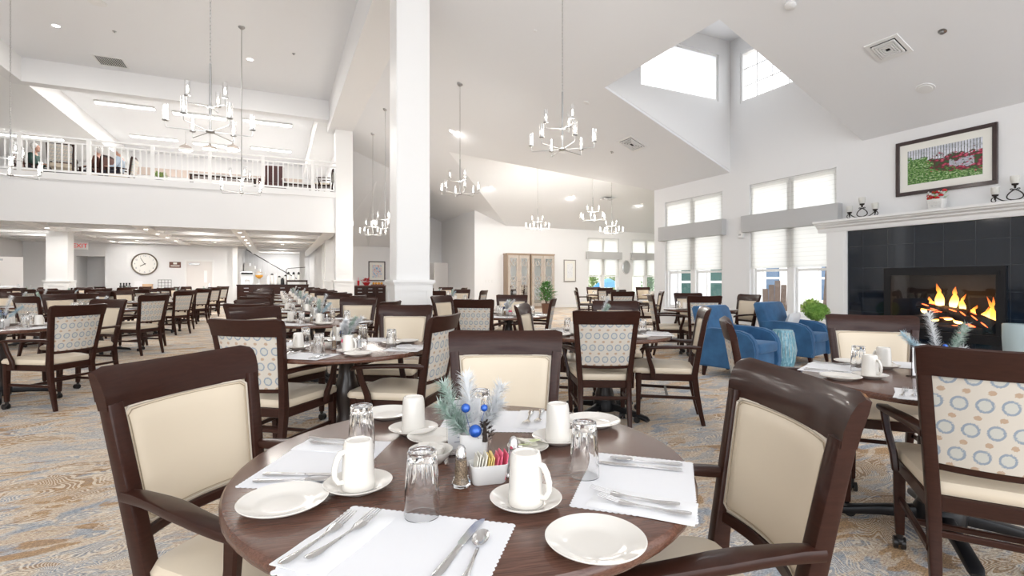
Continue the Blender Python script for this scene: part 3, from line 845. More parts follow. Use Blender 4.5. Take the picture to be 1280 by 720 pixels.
def mk_spoon():
    bm=bmesh.new(); z=lambda y:.003
    flat_shape(bm,[(-.095,.005),(-.088,.0095),(-.07,.0095),(-.045,.0048),(.0,.0032),(.028,.0036)],z,.0022)
    n=20; L=[]
    for f,dz in ((1,.0055),(.9,.0035),(.6,.001),(.2,.0002)):
        L.append([(.0155*f*math.cos(2*PI*i/n),.058+.031*f*math.sin(2*PI*i/n),.002+dz) for i in range(n)])
    loft(bm,L,False,True)
    L2=[[(x,y,zz+.0012) for x,y,zz in l] for l in L]; loft(bm,L2,False,True)
    loft(bm,[L[0],L2[0]],False,False)
    return Proto(simple('spoon',bm,MT['steel'],'spoon'))
def mk_knife():
    bm=bmesh.new(); z=lambda y:.003
    flat_shape(bm,[(-.105,.004),(-.098,.0085),(-.08,.0095),(-.03,.0065),(.0,.0055)],z,.0035)
    L=[]
    for y,a,b in ((0,-.005,.006),(.01,-.0085,.007),(.06,-.010,.008),(.09,-.008,.008),(.105,0,.007)):
        L.append([(a,y,.0032),(b,y,.0036),(b,y,.0052),(a,y,.0042)])
    loft(bm,L); return Proto(simple('knife',bm,MT['steel'],'knife'))
def mk_mat():
    bm=bmesh.new(); w,d=.352,.254; pts=[]; n=28; m=20
    for cx,cy,nn,hor,s in ((-w/2,-d/2,n,1,1),(w/2,-d/2,m,0,1),(w/2,d/2,n,1,-1),(-w/2,d/2,m,0,-1)):
        L=w if hor else d
        for i in range(nn):
            for q in range(4):
                f=(i+q/4)/nn; b=.0032*abs(math.sin(PI*(q/4)))
                if hor: pts.append((cx+s*L*f, cy-s*b))
                else: pts.append((cx+s*b, cy+s*L*f))
    lo=[bm.verts.new((x,y,0)) for x,y in pts]; hi=[bm.verts.new((x,y,.0006)) for x,y in pts]
    bm.faces.new(hi); bm.faces.new(lo[::-1])
    for i in range(len(pts)): bm.faces.new((lo[i],lo[(i+1)%len(pts)],hi[(i+1)%len(pts)],hi[i]))
    return Proto(simple('placemat',bm,MT['linen'],'placemat',False))
def mk_napkin():
    bm=bmesh.new()
    nx,ny=10,12; rows=[]
    for top in (0,1):
        rows.append([[bm.verts.new((-.055+.11*i/nx, -.11+.22*j/ny, (.0004 if not top else .0036+.0008*math.sin(i*1.1+j*.5)+.0006*math.cos(j*1.3)-(.0022 if i in (0,nx) or j in (0,ny) else 0)))) for i in range(nx+1)] for j in range(ny+1)])
    for g in rows:
        for j in range(ny):
            for i in range(nx): bm.faces.new((g[j][i],g[j][i+1],g[j+1][i+1],g[j+1][i]))
    lo,hi=rows
    rim=[(0,i) for i in range(nx)]+[(j,nx) for j in range(ny)]+[(ny,nx-i) for i in range(nx)]+[(ny-j,0) for j in range(ny)]
    for k in range(len(rim)):
        a,b=rim[k],rim[(k+1)%len(rim)]; bm.faces.new((lo[a[0]][a[1]],lo[b[0]][b[1]],hi[b[0]][b[1]],hi[a[0]][a[1]]))
    return Proto(simple('napkin',bm,MT['napkin'],'napkin'))
def mk_shaker(fill, nm):
    bm=bmesh.new(); lathe(bm,[(.021,0),(.0225,.003),(.021,.010),(.0165,.022),(.0135,.060),(.0125,.068),(.0115,.070)],8)
    o=simple(nm,bm,MT['glass'],'shaker',False)
    bm=bmesh.new(); lathe(bm,[(.014,.006),(.0125,.02),(.0095,.045),(.009,.060)],16); obj('filling',bm,fill,o,True)
    bm=bmesh.new(); lathe(bm,[(.0125,.068),(.0125,.078),(.0115,.080),(.0108,.086),(.0070,.093),(.002,.096)],16); obj('lid',bm,MT['chrome'],o,True)
    return Proto(o)
def mk_caddy():
    def l(w,d,z,r=.012): return [(x,y,z) for x,y in rrect(w,d,r,4)]
    bm=bmesh.new(); loft(bm,[l(.076,.042,0),l(.080,.046,.003),l(.090,.056,.044),l(.091,.057,.046),l(.088,.054,.0465),l(.086,.052,.044),l(.076,.042,.006)])
    o=simple('sugar_caddy',bm,MT['white_china'],'caddy')
    rnd=random.Random(3)
    for i in range(15):
        x=-.036+i*.0052; m=MT['cream_pack'] if i<5 else (MT['yellow'] if i<9 else MT['pink'])
        b=bmesh.new(); h=.058+rnd.uniform(-.003,.006)
        M=Matrix.Translation((x,0,.008))@Matrix.Rotation(R(rnd.uniform(4,14)),4,'Y')@Matrix.Rotation(R(rnd.uniform(-6,6)),4,'X')
        box(b,-.0011,-.021,0,.0011,.021,h,M=M); obj('sugar_packet',b,m,o)
    return Proto(o)
def mk_menu():
    t=thing('menu_holder','menu card','menu')
    bm=bmesh.new(); box(bm,-.05,-.0015,.004,.05,.0015,.150); box(bm,-.05,-.03,0,.05,.03,.003); obj('acrylic_stand',bm,MT['glass'],t)
    bm=bx(-.047,-.0032,.008,.047,-.0022,.146); c=obj('menu_card',bm,MT['linen'],t)
    rnd=random.Random(5); bm=bmesh.new()
    for k in range(9):
        w=rnd.uniform(.012,.030); z=.130-k*.0128; box(bm,-w,-.0037,z,w,-.0033,z+.0022)
    obj('printed_lines',bm,MT['text_grey'],c); return Proto(t)
def sprig(L, nl, rad, mat, seed, dens=220, droop=.15):
    rnd=random.Random(seed); bm=bmesh.new()
    stem=[Vector((0,0,0)),Vector((.0,droop*L*.3,L*.4)),Vector((0,droop*L,L*.75)),Vector((0,droop*L*2,L))]
    P_=bez(*stem,n=12); tube(bm,P_,[.0022]*9+[.0014]*4,5)
    for i in range(dens):
        f=rnd.uniform(.15,1); k=f*12; a=int(min(k,11)); p=P_[a].lerp(P_[a+1],k-a); t=(P_[a+1]-P_[a]).normalized()
        th=rnd.uniform(0,2*PI); s=t.orthogonal().normalized(); q=t.cross(s); d=(s*math.cos(th)+q*math.sin(th))
        v=(d*1.0+t*rnd.uniform(.25,.9)).normalized()*nl*rnd.uniform(.6,1.15)*(1-.25*f)
        w=t.cross(v).normalized()*rad
        e=p+v; m_=p+v*.55
        a1,b1,c1,d1=[bm.verts.new(x) for x in (p-w,p+w,m_+w*.9,m_-w*.9)]; e1=bm.verts.new(e)
        bm.faces.new((a1,b1,c1,d1)); bm.faces.new((d1,c1,e1))
    return bm
def mk_center(kind):
    t=thing('centerpiece','centerpiece','centerpiece')
    bm=bmesh.new(); l=lambda w,z:[(x,y,z) for x,y in rrect(w,w,.014,3)]
    loft(bm,[l(.062,0),l(.066,.004),l(.074,.078),l(.074,.081),l(.069,.081),l(.066,.07)]); obj('planter',bm,MT['white_china'],t,True)
    specs=[('pine_green',(-.012,-.005),(.12,-.50),1,.145),('pine_white',(.0,.015),(-.25,-.22),2,.155),('pine_white',(.015,0),(.05,.42),3,.135),('pine_green',(-.01,-.01),(.35,-.75),4,.11),('pine_white',(.01,.01),(.30,.60),5,.10)]
    if kind: specs=[('pine_blue',(-.015,.0),(.1,-.75),11,.18),('pine_white',(0,.0),(.05,-.12),12,.24),('pine_green',(.015,0),(-.05,.55),13,.22),('pine_white',(.0,.01),(.3,.9),14,.12)]
    for mt,(px_,py_),(rx,ry),sd,L in specs:
        o=obj('pine_sprig',sprig(L,.046,.0012,mt,sd,520),MT[mt],t); o.location=(px_,py_,.07); o.rotation_euler=(rx,ry,sd)
        o.rotation_euler=(Matrix.Rotation(ry,4,'Y')@Matrix.Rotation(rx,4,'X')).to_euler()
    balls=[((-.020,-.03,.150),.012),((.028,-.028,.150),.0095),((.006,-.045,.095),.0165)]
    if kind: balls=[((-.028,-.035,.130),.018),((.012,-.040,.130),.017),((.012,-.035,.160),.011)]
    for c,r in balls:
        bm=bmesh.new(); ball(bm,c,r,18,12); tube(bm,[Vector(c)+Vector((0,0,-r)),Vector((c[0]*.3,c[1]*.3,.07))],.0008,4); obj('bauble',bm,MT['blueball'],t,True)
    bm=bmesh.new(); rnd=random.Random(9)
    for k in range(46):
        f=k/46; a=k*2.4; r=.004+.016*math.sin(PI*min(.95,f+.15)); c=Vector((.030+r*math.cos(a),-.035+r*math.sin(a),.070+.045*f)); 
        d=Vector((math.cos(a),math.sin(a),.5))*.009; s=Vector((-math.sin(a),math.cos(a),0))*.004
        v=[bm.verts.new(x) for x in (c-s,c+s,c+d+s*.5,c+d-s*.5)]; bm.faces.new(v)
    tube(bm,[(.030,-.035,.065),(.030,-.035,.115)],[.008,.003],6)
    obj('pine_cone',bm,MT['cone'],t); return Proto(t)
def mk_bowl():
    bm=bmesh.new(); lathe(bm,[(.030,0),(.034,.002),(.052,.022),(.058,.033),(.0585,.035),(.056,.0345),(.049,.022),(.032,.006),(.01,.005)],40)
    o=simple('creamer_bowl',bm,MT['china'],'bowl'); rnd=random.Random(2)
    for k in range(7):
        a=k*1.05; r=.024 if k<6 else 0; b=bmesh.new(); 
        lathe(b,[(.010,.0),(.0135,.016),(.016,.0165),(.016,.018)],14,c=(r*math.cos(a),r*math.sin(a),.014+.006*(k%3)))
        obj('creamer_cup',b,MT['butter'],o,True)
    return Proto(o)
def mk_packets():
    rnd=random.Random(6); t=thing('condiment_dish','dish','dish')
    bm=bmesh.new(); lathe(bm,[(.036,.002),(.040,0),(.058,.012),(.0590,.014),(.0575,.0145),(.04,.006),(.01,.005)],40); obj('dish',bm,MT['china'],t,True)
    for k in range(5):
        b=bmesh.new(); M=Matrix.Translation((rnd.uniform(-.02,.02),rnd.uniform(-.02,.02),.012+k*.004))@Matrix.Rotation(rnd.uniform(0,6),4,'Z')@Matrix.Rotation(rnd.uniform(-.5,.5),4,'X')
        box(b,-.022,-.014,0,.022,.014,.0022,M=M); obj('condiment_packet',b,MT['green_pack'] if k%2 else MT['cream_pack'],t)
    return Proto(t)
MUG=mk_mug(); SAU=mk_saucer(); PLA=mk_plate(); GLA=mk_tumbler(); FOR=mk_fork(); SPO=mk_spoon(); KNI=mk_knife(); MAT_=mk_mat(); NAP=mk_napkin()
SALT=mk_shaker(MT['salt'],'salt_shaker'); PEP=mk_shaker(MT['pepper'],'pepper_shaker'); CAD=mk_caddy(); MEN=mk_menu(); CEN=[mk_center(0),mk_center(1)]; BOW=mk_bowl(); PKT=mk_packets()
G=dict(mug='white mugs on the dining tables')
def put(pr, x, y, ang, label, dz=0, group=None):
    u,v=W(x,y); return pr.put((u,v,TZ+dz), R(ang-24.95), label, group)
def setting(ox, oy, dirdeg, where, lvl=3, rnd=None, over=None):
    """ox,oy: inner edge centre of the mat (view frame). dirdeg: direction towards the table centre"""
    a=R(dirdeg); ey=Vector((math.cos(a),math.sin(a))); ex=Vector((ey.y,-ey.x)); o=Vector((ox,oy)); over=over or {}
    rnd=rnd or random.Random(int(ox*1000+oy*77)); J=lambda k:rnd.uniform(-k,k)
    def q(dx,dy,key=None):
        if key and key in over: dx,dy=over[key]
        return o+ex*dx+ey*dy
    rot=dirdeg-90
    p=q(0,-.127); put(MAT_,p.x,p.y,rot,f'scalloped white placemat, {where}',group='placemats')
    p=q(.18+J(.01),.07+J(.01),'mug')
    put(SAU,p.x,p.y,0,f'cream saucer under the mug, {where}',.0008,group='saucers')
    put(MUG,p.x,p.y,rot+over.get('handle',J(80)),f'upturned cream mug, {where}',.0075,group='mugs')
    p=q(.31+J(.01),-.02+J(.02),'plate'); put(PLA,p.x,p.y,0,f'round cream side plate, {where}',.0008,group='side plates')
    p=q(J(.02),-.005,'glass'); put(GLA,p.x,p.y,J(90),f'upturned clear tumbler, {where}',.0012,group='tumblers')
    if lvl<2: return
    p=q(-.125,-.145,'napkin'); put(NAP,p.x,p.y,rot+over.get('nrot',-6),f'folded napkin under the forks, {where}',.0008,group='napkins')
    p=q(-.150,-.150,'f1'); put(FOR,p.x,p.y,rot+over.get('frot',-7),f'outer fork on the napkin, {where}',.0062,group='forks')
    p=q(-.112,-.128,'f2'); put(FOR,p.x,p.y,rot+over.get('frot2',over.get('frot',-7)),f'inner fork on the napkin, {where}',.0062,group='forks')
    p=q(.098,-.125,'k'); put(KNI,p.x,p.y,rot+over.get('krot',3),f'steel knife on the placemat, {where}',.0008,group='knives')
    p=q(.136,-.135,'s'); put(SPO,p.x,p.y,rot+over.get('srot',5),f'steel spoon beside the knife, {where}',.0008,group='spoons')
def centre(x, y, where, kind, rot=0, full=True):
    put(CEN[kind],x-.02,y+.08,rot,f'pine centerpiece with blue baubles on the {where}',group='table centerpieces')
    if not full: return
    put(MEN,x-.10,y+.03,rot+20,f'clear stand holding a menu card on the {where}',group='menu holders')
    put(CAD,x+.03,y-.09,rot+8,f'white caddy of sugar packets on the {where}',group='sugar caddies')
    put(PEP,x-.05,y-.12,0,f'glass pepper shaker on the {where}',group='pepper shakers')
    put(SALT,x+.11,y-.07,0,f'glass salt shaker on the {where}',group='salt shakers')
    put(BOW,x-.11,y-.07,30,f'small bowl of creamer cups on the {where}',group='creamer bowls')
def table(x, y, label, rot=0):
    u,v=W(x,y); return TB.put((u,v,0), R(rot-24.95), label, 'round dining tables')
# ================================================================== TABLES, CHAIRS, SETTINGS
PAT='dark armchair with ring-patterned back,'
CRM='dark armchair with cream back,'
# foreground table
T1=(-.12,1.374); table(*T1,'round walnut-topped table in the foreground, set for four',rot=13)
chair(-1.015,1.56,-16.5,'large dark wood armchair with cream inside back, left of the foreground table','chairs around the foreground table')
chair(.70,1.27,181,'large dark wood armchair with cream inside back, right of the foreground table','chairs around the foreground table')
chair(-.03,2.33,-90,'dark wood armchair with cream inside back, far side of the foreground table','chairs around the foreground table')
setting(-.166,1.031,76.7,'near place of the foreground table',over=dict(handle=-17,mug=(.18,.088),plate=(.336,-.045),napkin=(-.128,-.13),f1=(-.155,-.150),f2=(-.117,-.128),k=(.10,-.105),s=(.135,-.135),frot=-6,frot2=-10,krot=-5,srot=5))
setting(-.375,1.325,-4.6,'left place of the foreground table',over=dict(handle=-45,mug=(.165,.035),plate=(.262,-.09),glass=(-.075,-.05)))
setting(.178,1.239,162,'right place of the foreground table',over=dict(handle=18,mug=(.235,.12),plate=(.45,.05),glass=(0,0)))
setting(-.06,1.60,-92,'far place of the foreground table',over=dict(handle=-88,mug=(.25,.02),plate=(.385,-.17),glass=(.04,0)))
w_='foreground table'
put(CEN[0],-.100,1.335,0,f'pine centerpiece with blue baubles on the {w_}',group='table centerpieces')
put(MEN,-.135,1.42,20,f'clear stand holding a menu card on the {w_}',group='menu holders')
put(CAD,-.057,1.205,14,f'white caddy of sugar packets on the {w_}',group='sugar caddies')
put(PEP,-.119,1.180,0,f'glass pepper shaker on the {w_}',group='pepper shakers')
put(SALT,.004,1.245,0,f'glass salt shaker on the {w_}',group='salt shakers')
put(SAU,-.235,1.505,0,'small empty cream saucer behind the creamer bowl, foreground table',group='saucers')
put(BOW,-.215,1.335,30,f'small bowl of creamer cups on the {w_}',group='creamer bowls')
put(PKT,.045,1.43,30,'small dish of condiment packets on the foreground table')

SIDES={'near':(-.44,-.82,78),'right':(.88,-.20,167),'far':(.13,1.08,-94),'left':(-.98,.35,-18)}
SET={'near':-105,'right':-8,'far':85,'left':168}
def full_table(x,y,ph,chairs,lvl=2,kind=0,grp='',rot=0,seats=('near','right','far','left'),pot=True):
    """chairs: side -> (x,y,heading) rail midpoint, or None for the usual place"""
    table(x,y,'round dark wood dining table, the '+ph,rot)
    for side,c in chairs.items():
        if c is None:
            dx,dy,h=SIDES[side]; c=(x+dx,y+dy,h)
        r=math.cos(R(c[2]))*c[0]+math.sin(R(c[2]))*c[1]        # >0: faces away from the view
        look=PAT if r>0 else CRM
        chair(*c,f'{look} {side} side of the {ph}',grp or 'dining chairs around the set tables')
    if lvl>0:
        for s in seats:
            a=R(SET[s]); setting(x+.335*math.cos(a),y+.335*math.sin(a),SET[s]+180,f'{s} place of the {ph}',lvl)
    if pot: centre(x,y,ph,kind,rot=SET['near'],full=lvl>1)
TX=[]
full_table(-1.2,3.66,'second middle-row table',{'near':(-1.63,3.08,77),'right':(-.46,3.5,166),'far':(-1.02,4.85,-96),'left':(-2.30,4.5,-25)},2,0)
ORD=['third','fourth','fifth','sixth','seventh','eighth']
for i,o_ in enumerate(ORD):
    k=i+1; x,y=-1.2-1.07*k, 3.66+2.29*k
    full_table(x,y,f'{o_} middle-row table',{'near':None,'right':None,'far':None,'left':None},2 if i<2 else 1,(i+1)%2)
# left row, along the window-less side of the hall
full_table(-5.3,5.2,'nearest left-row table',{'right':(-4.22,4.92,168),'far':(-5.08,6.35,-100),'left':(-6.35,5.5,-8),'near':(-5.7,4.3,80)},2,1)
full_table(-6.98,8.5,'second left-row table',{'right':(-5.98,8.42,167),'far':(-6.75,9.6,-97),'left':None,'near':None},1,0)
for i,(o_,v) in enumerate((('third',14.2),('fourth',17.4),('fifth',20.4),('sixth',23.4))):
    u=-2.65; x,y=CA*u-SA*v, SA*u+CA*v
    full_table(x,y,f'{o_} left-row table',{'near':None,'right':None,'far':None,'left':None},1,i%2)
full_table(-9.0,9.6,'nearest far-left-row table',{'right':(-7.98,9.4,168),'far':(-8.8,10.75,-97),'left':(-9.95,9.9,-12),'near':(-9.3,8.75,80)},1,1)
for i,(o_,v) in enumerate((('second',15.6),('third',18.8),('fourth',22.0),('fifth',25.0))):
    u=-5.5; x,y=CA*u-SA*v, SA*u+CA*v
    full_table(x,y,f'{o_} far-left-row table',{'near':None,'right':None,'far':None,'left':None} if v<25 else {'near':None,'right':None},1,i%2)
for i,(o_,v) in enumerate((('nearer',21.0),('farther',24.2))):
    u=-8.3; x,y=CA*u-SA*v, SA*u+CA*v
    full_table(x,y,f'{o_} left-wall table',{'near':None,'right':None,'far':None},1,i%2)
# right-hand tables
full_table(2.08,2.45,'fireplace table',{'near':(1.69,1.70,60),'far':(2.42,3.40,-112),'left':(1.32,3.08,-22)},2,1,rot=20,seats=(),pot=False)
fp='fireplace table'
setting(1.84,2.67,-42,f'left place of the {fp}',2)
setting(2.22,2.74,-118,f'far place of the {fp}',2)
setting(1.86,2.16,55,f'near place of the {fp}',2)
put(CEN[1],2.12,2.50,-24,f'pine centerpiece with blue baubles on the {fp}',group='table centerpieces')
put(MEN,2.04,2.52,10,f'clear stand holding a menu card on the {fp}',group='menu holders')
put(BOW,2.00,2.38,0,f'small bowl of creamer cups on the {fp}',group='creamer bowls')
put(CAD,2.2,2.36,-20,f'white caddy of sugar packets on the {fp}',group='sugar caddies')
full_table(.85,4.62,'round table right of centre',{'near':(.735,3.93,88),'right':(1.70,4.45,166),'left':(.10,5.05,-15),'far':(1.20,5.85,-100)},2,1)
full_table(-.05,7.1,'table before the tall cabinets',{'near':(-.48,6.3,80),'far':(.0,8.35,-92),'right':(.56,6.85,172),'left':(-1.1,7.85,-28)},2,0)
full_table(3.2,8.6,'table by the left windows',{'left':(2.33,8.5,-8),'near':(2.98,7.8,84),'right':(4.05,8.6,-165),'far':(3.35,9.6,-95)},1,0,pot=False,seats=('left','right'))
full_table(2.5,12.0,'table at the wing corner',{'near':(2.42,11.0,90),'left':(1.52,12.0,-6),'right':(3.45,11.6,172),'far':(2.7,13.1,-93)},1,1)
full_table(3.2,17.7,'table below the wing windows',{'left':(2.25,17.6,-5),'far':(3.05,18.9,-92),'near':(3.1,16.8,88)},1,0)
full_table(5.1,17.4,'table below the round mirror',{'far':(4.85,18.7,-92),'right':(6.05,17.3,175),'near':(5.0,16.5,88)},1,1)
full_table(-1.5,12.7,'table left of the cabinets',{'far':(-1.4,13.8,-93),'right':(-.68,12.35,165),'near':(-1.8,11.8,80),'left':(-2.4,13.0,-20)},1,1)
full_table(-2.5,17.2,'farthest table beside the door',{'far':(-2.4,18.3,-93),'right':(-1.6,17.0,165),'near':(-2.8,16.4,80)},1,0)

# ================================================================== FIREPLACE
fpl=thing('fireplace','black tiled fireplace with white mantel on the right wall','fireplace',(UR,4.16,0))
def fo(name,bm,m,par=None,smooth=False):
    bmesh.ops.translate(bm,verts=bm.verts,vec=(-UR,-4.16,0)); return obj(name,bm,m,par or fpl,smooth)
bm=bmesh.new(); TV0,TV1=2.80,5.52
for a,b,z0,z1 in ((TV0,3.42,0,2.13),(4.90,TV1,0,2.13),(3.42,4.90,1.42,2.13),(3.42,4.90,0,.35)): box(bm,UR-.05,a,z0,UR+.0,b,z1)
ts=fo('tile_surround',bm,MT['tile'])
for a,b in ((TV1,5.87),(2.45,TV0)):
    bm=bmesh.new(); box(bm,UR-.09,a,0,UR,b,2.13); box(bm,UR-.11,a,0,UR,b,.2)
    box(bm,UR-.10,a+.05,.25,UR-.09,b-.05,2.0); fo('pilaster',bm,MT['trim'])
bm=bmesh.new(); pro=[(0,2.10),(-.10,2.10),(-.11,2.13),(-.115,2.17),(-.16,2.19),(-.17,2.215),(-.215,2.235),(-.225,2.255),(-.26,2.262),(-.265,2.30),(0,2.30)]
loft(bm,[[(UR+x*(1 if k else 1),v,z) for x,z in pro] for k,v in enumerate((2.30,6.02))]); fo('mantel_shelf',bm,MT['trim'])
bm=bmesh.new(); a0,a1,z0,z1=3.40,4.92,.334,1.435
box(bm,UR-.09,a0,z0,UR-.04,a0+.10,z1);box(bm,UR-.09,a1-.10,z0,UR-.04,a1,z1);box(bm,UR-.09,a0,z1-.09,UR-.04,a1,z1);box(bm,UR-.09,a0,z0,UR-.04,a1,z0+.12)
box(bm,UR-.105,a0+.06,z1-.12,UR-.085,a1-.06,z1-.07); box(bm,UR-.105,a0+.06,z0+.09,UR-.085,a1-.06,z0+.13)
fr=fo('firebox_frame',bm,MT['black_metal'])
bm=bx(UR-.107,4.12,z0+.05,UR-.09,4.20,z0+.066); fo('maker_plate',bm,MT['nickel'],fr)
bm=bmesh.new()
MT['firebrick']=pm('dark firebrick',(.007,.007,.009),.7)
box(bm,UR+.55,3.45,.38,UR+.60,4.87,1.40);box(bm,UR,3.40,.38,UR+.6,3.45,1.40);box(bm,UR,4.87,.38,UR+.6,4.92,1.40);box(bm,UR,3.4,1.40,UR+.6,4.92,1.45);box(bm,UR,3.4,.33,UR+.6,4.92,.38)
fo('firebox',bm,MT['firebrick'])
bm=bx(UR-.075,3.5,.45,UR-.07,4.82,1.35); fo('firebox_glass',bm,MT['pane'])
bm=bmesh.new()
for k in range(9): sweep(bm,[(UR+.12,3.75+k*.10,.40),(UR+.12,3.75+k*.10,.46),(UR+.40,3.75+k*.10,.46)],.016,.016,r=.003)
fo('grate',bm,MT['black_metal'])
def logmesh(L,r,sd):
    rnd=random.Random(sd); bm=bmesh.new(); n=12; loops=[]
    for i in range(11):
        f=i/10; loops.append([(-L/2+L*f, r*(1+rnd.uniform(-.13,.13))*math.cos(2*PI*k/n), r*(1+rnd.uniform(-.13,.13))*math.sin(2*PI*k/n)) for k in range(n)])
    loft(bm,loops); return bm
logs=[(.95,.085,(UR+.28,4.15,.55),(0,0,R(95)),'long charred log lying across the grate'),(.62,.095,(UR+.18,3.86,.66),(0,R(-18),R(80)),'thick charred log leaning at the right of the fire'),
 (.6,.06,(UR+.22,4.35,.68),(0,R(14),R(100)),'thin glowing log at the left of the fire'),(.7,.05,(UR+.20,4.25,.80),(0,R(-8),R(84)),'top log below the tall flames'),(.8,.06,(UR+.10,4.1,.50),(0,0,R(88)),'front log low on the grate')]
for L,r,lc,ro,lb in logs:
    o=obj('fire_log',logmesh(L,r,int(L*100)),MT['bark_log'],None,True,loc=lc); o.rotation_euler=ro; tag(o,lb,'log','burning logs')
    b=bmesh.new(); rnd=random.Random(int(r*1000)+3)
    for k in range(7):
        x0=rnd.uniform(-L*.45,L*.35); a=rnd.uniform(0,2*PI); pts=[(x0+j*.035,(r*1.04)*math.cos(a+j*.12),(r*1.04)*math.sin(a+j*.12)) for j in range(4)]
        tube(b,pts,[.004,.009,.008,.003],5)
    obj('ember',b,MT['ember'],o,True)
fl=[]
def flame(px,py,h,w,lean,sd):
    rnd=random.Random(sd); bm=bmesh.new(); loops=[]; n=10
    for i in range(12):
        f=i/11; r=w*(math.sin(PI*min(1,f*1.25+.12))**.8 if f<.7 else .62*(1-f)/.3*.9)*(1 if f>0 else .4)+.0015
        cx=lean*f*f*h+.018*math.sin(f*7+sd)*f; cy=.012*math.sin(f*5+sd*2)
        loops.append([(cy+r*.55*math.cos(2*PI*k/n), cx+r*math.sin(2*PI*k/n), h*f) for k in range(n)])
    loft(bm,loops); return bm
for i,(v,z,h,w,le,lb) in enumerate((v,z,h*1.15,w*1.35,le,lb) for v,z,h,w,le,lb in ((4.28,.80,.34,.045,.08,'tallest flame, left of centre'),(4.12,.80,.30,.042,-.1,'second tall flame at the centre'),(4.40,.80,.16,.035,.3,'short flame left of the tallest'),(4.00,.76,.24,.030,-.1,'slim flame right of centre'),
   (3.90,.70,.15,.035,-.3,'low flame above the thick log'),(3.78,.66,.17,.025,-.4,'small flame over the thick log'),(3.62,.50,.44,.035,.15,'flame at the right end of the logs'),(4.50,.72,.12,.03,.6,'small flame at the left end of the logs'),(4.2,.62,.14,.05,.2,'broad low flame between the logs'),(4.05,.58,.12,.05,-.3,'low flame near the grate'),(4.35,.58,.10,.045,.2,'lowest flame near the left of the grate'),(3.70,.60,.35,.028,-.1,'thin flame near the right end'))):
    o=obj('flame',flame(v,z,h,w,le,i+1),MT['flame'],None,True,loc=(UR+.20+.03*(i%3),v,z)); tag(o,lb+' in the fireplace','flame','flames in the fireplace')
# mantel decoration
def sconce(v, lb):
    t=thing('candle_holder',lb,'candle holder',(UR-.14,v,2.30),0,'black iron candle holders on the mantel'); t.scale=(1.25,)*3
    bm=bmesh.new()
    for s in (-1,1):
        tube(bm,bez((0,0,.012),(0,s*.08,-.005),(0,s*.12,.02),(0,s*.165,.07),10),.006,8)
        tube(bm,bez((0,s*.165,.07),(0,s*.21,.06),(0,s*.21,.005),(0,s*.17,.012),8)+bez((0,s*.17,.012),(0,s*.150,.02),(0,s*.16,.045),(0,s*.175,.035),5)[1:],.005,8)
        tube(bm,bez((0,0,.012),(0,s*.11,.02),(0,s*.07,.09),(0,0,.125),10),.006,8)
        tube(bm,bez((0,0,.12),(0,s*.05,.16),(0,s*.05,.11),(0,s*.02,.125),7),.004,8)
    obj('scroll_base',bm,MT['iron'],t,True)
    for y,z in ((-.165,.07),(0,.165),(.165,.07)):
        bm=bmesh.new(); lathe(bm,[(.008,-.03),(.012,0),(.026,.006),(.030,.022),(.026,.022),(.02,.012)],16,c=(0,y,z)); obj('candle_cup',bm,MT['iron'],t,True)
        bm=bmesh.new(); lathe(bm,[(.024,.014),(.036,.045),(.040,.085),(.038,.105),(.036,.105),(.037,.085),(.033,.045),(.02,.02)],20,c=(0,y,z)); obj('frosted_cup',bm,MT['frost'],t,True)
        bm=bmesh.new(); lathe(bm,[(.018,.02),(.018,.07),(.002,.075)],12,c=(0,y,z)); obj('candle',bm,MT['china'],t,True)
sconce(5.23,'black scroll iron candle holder with three frosted cups, left end of mantel')
sconce(3.28,'black scroll iron candle holder with three frosted cups, right part of mantel')
fp_=thing('flower_pot','white quatrefoil planter of red roses in the middle of the mantel','potted flowers',(UR-.14,4.16,2.30))
bm=bmesh.new(); l=lambda w,z:[(x,y,z) for x,y in rrect(w,w*1.25,.01,2)]; loft(bm,[l(.13,0),l(.135,.004),l(.16,.145),l(.16,.15),l(.145,.15),l(.14,.13)])
pl=obj('planter',bm,MT['white_china'],fp_,True)
bm=bmesh.new()
for r_ in range(2):
    for c_ in range(3):
        for s in (-1,1): tube(bm,[( -.075-.004*r_+0, -.06+c_*.06+.024*math.cos(a), .045+r_*.055+.022*math.sin(a)) for a in [2*PI*k/12 for k in range(12)]],.0022,5,closed=True)
obj('quatrefoil_relief',bm,MT['trim'],pl,True)
rnd=random.Random(4)
for k,(dx,dy,dz) in enumerate(((-.03,.09,.21),(-.05,.03,.18),(-.04,-.02,.25),(-.05,-.07,.20),(-.02,-.10,.27),(.02,.05,.26),(-.07,.07,.165),(-.07,-.03,.165))):
    bm=bmesh.new(); r=.042
    for q in range(14):
        a=q*2.4; rr=r*(.15+.85*q/13); c=Vector((dx+rr*.55*math.cos(a),dy+rr*.55*math.sin(a),dz+.012-rr*.35)); ball(bm,c,r*.38,8,5,sz=.9)
    obj('rose',bm,MT['red'],fp_,True)
bm=bmesh.new()
for k in range(60):
    a=rnd.uniform(0,2*PI); c=Vector((.10*math.cos(a)*rnd.uniform(.2,1),.12*math.sin(a)*rnd.uniform(.3,1),rnd.uniform(.14,.25))); d=Vector((math.cos(a),math.sin(a),rnd.uniform(-.2,.8)))*.045; s=Vector((-math.sin(a),math.cos(a),0))*.014
    v=[bm.verts.new(x) for x in (c,c+d*.5-s,c+d,c+d*.5+s)]; bm.faces.new(v)
obj('foliage',bm,MT['leaf_bright'],fp_)
bm=bmesh.new()
for k in range(9):
    a=rnd.uniform(0,2*PI); c=Vector((-.03+.07*math.cos(a),.09*math.sin(a),rnd.uniform(.19,.27))); ball(bm,c,.011,6,4)
obj('white_blossom',bm,MT['white_china'],fp_,True)

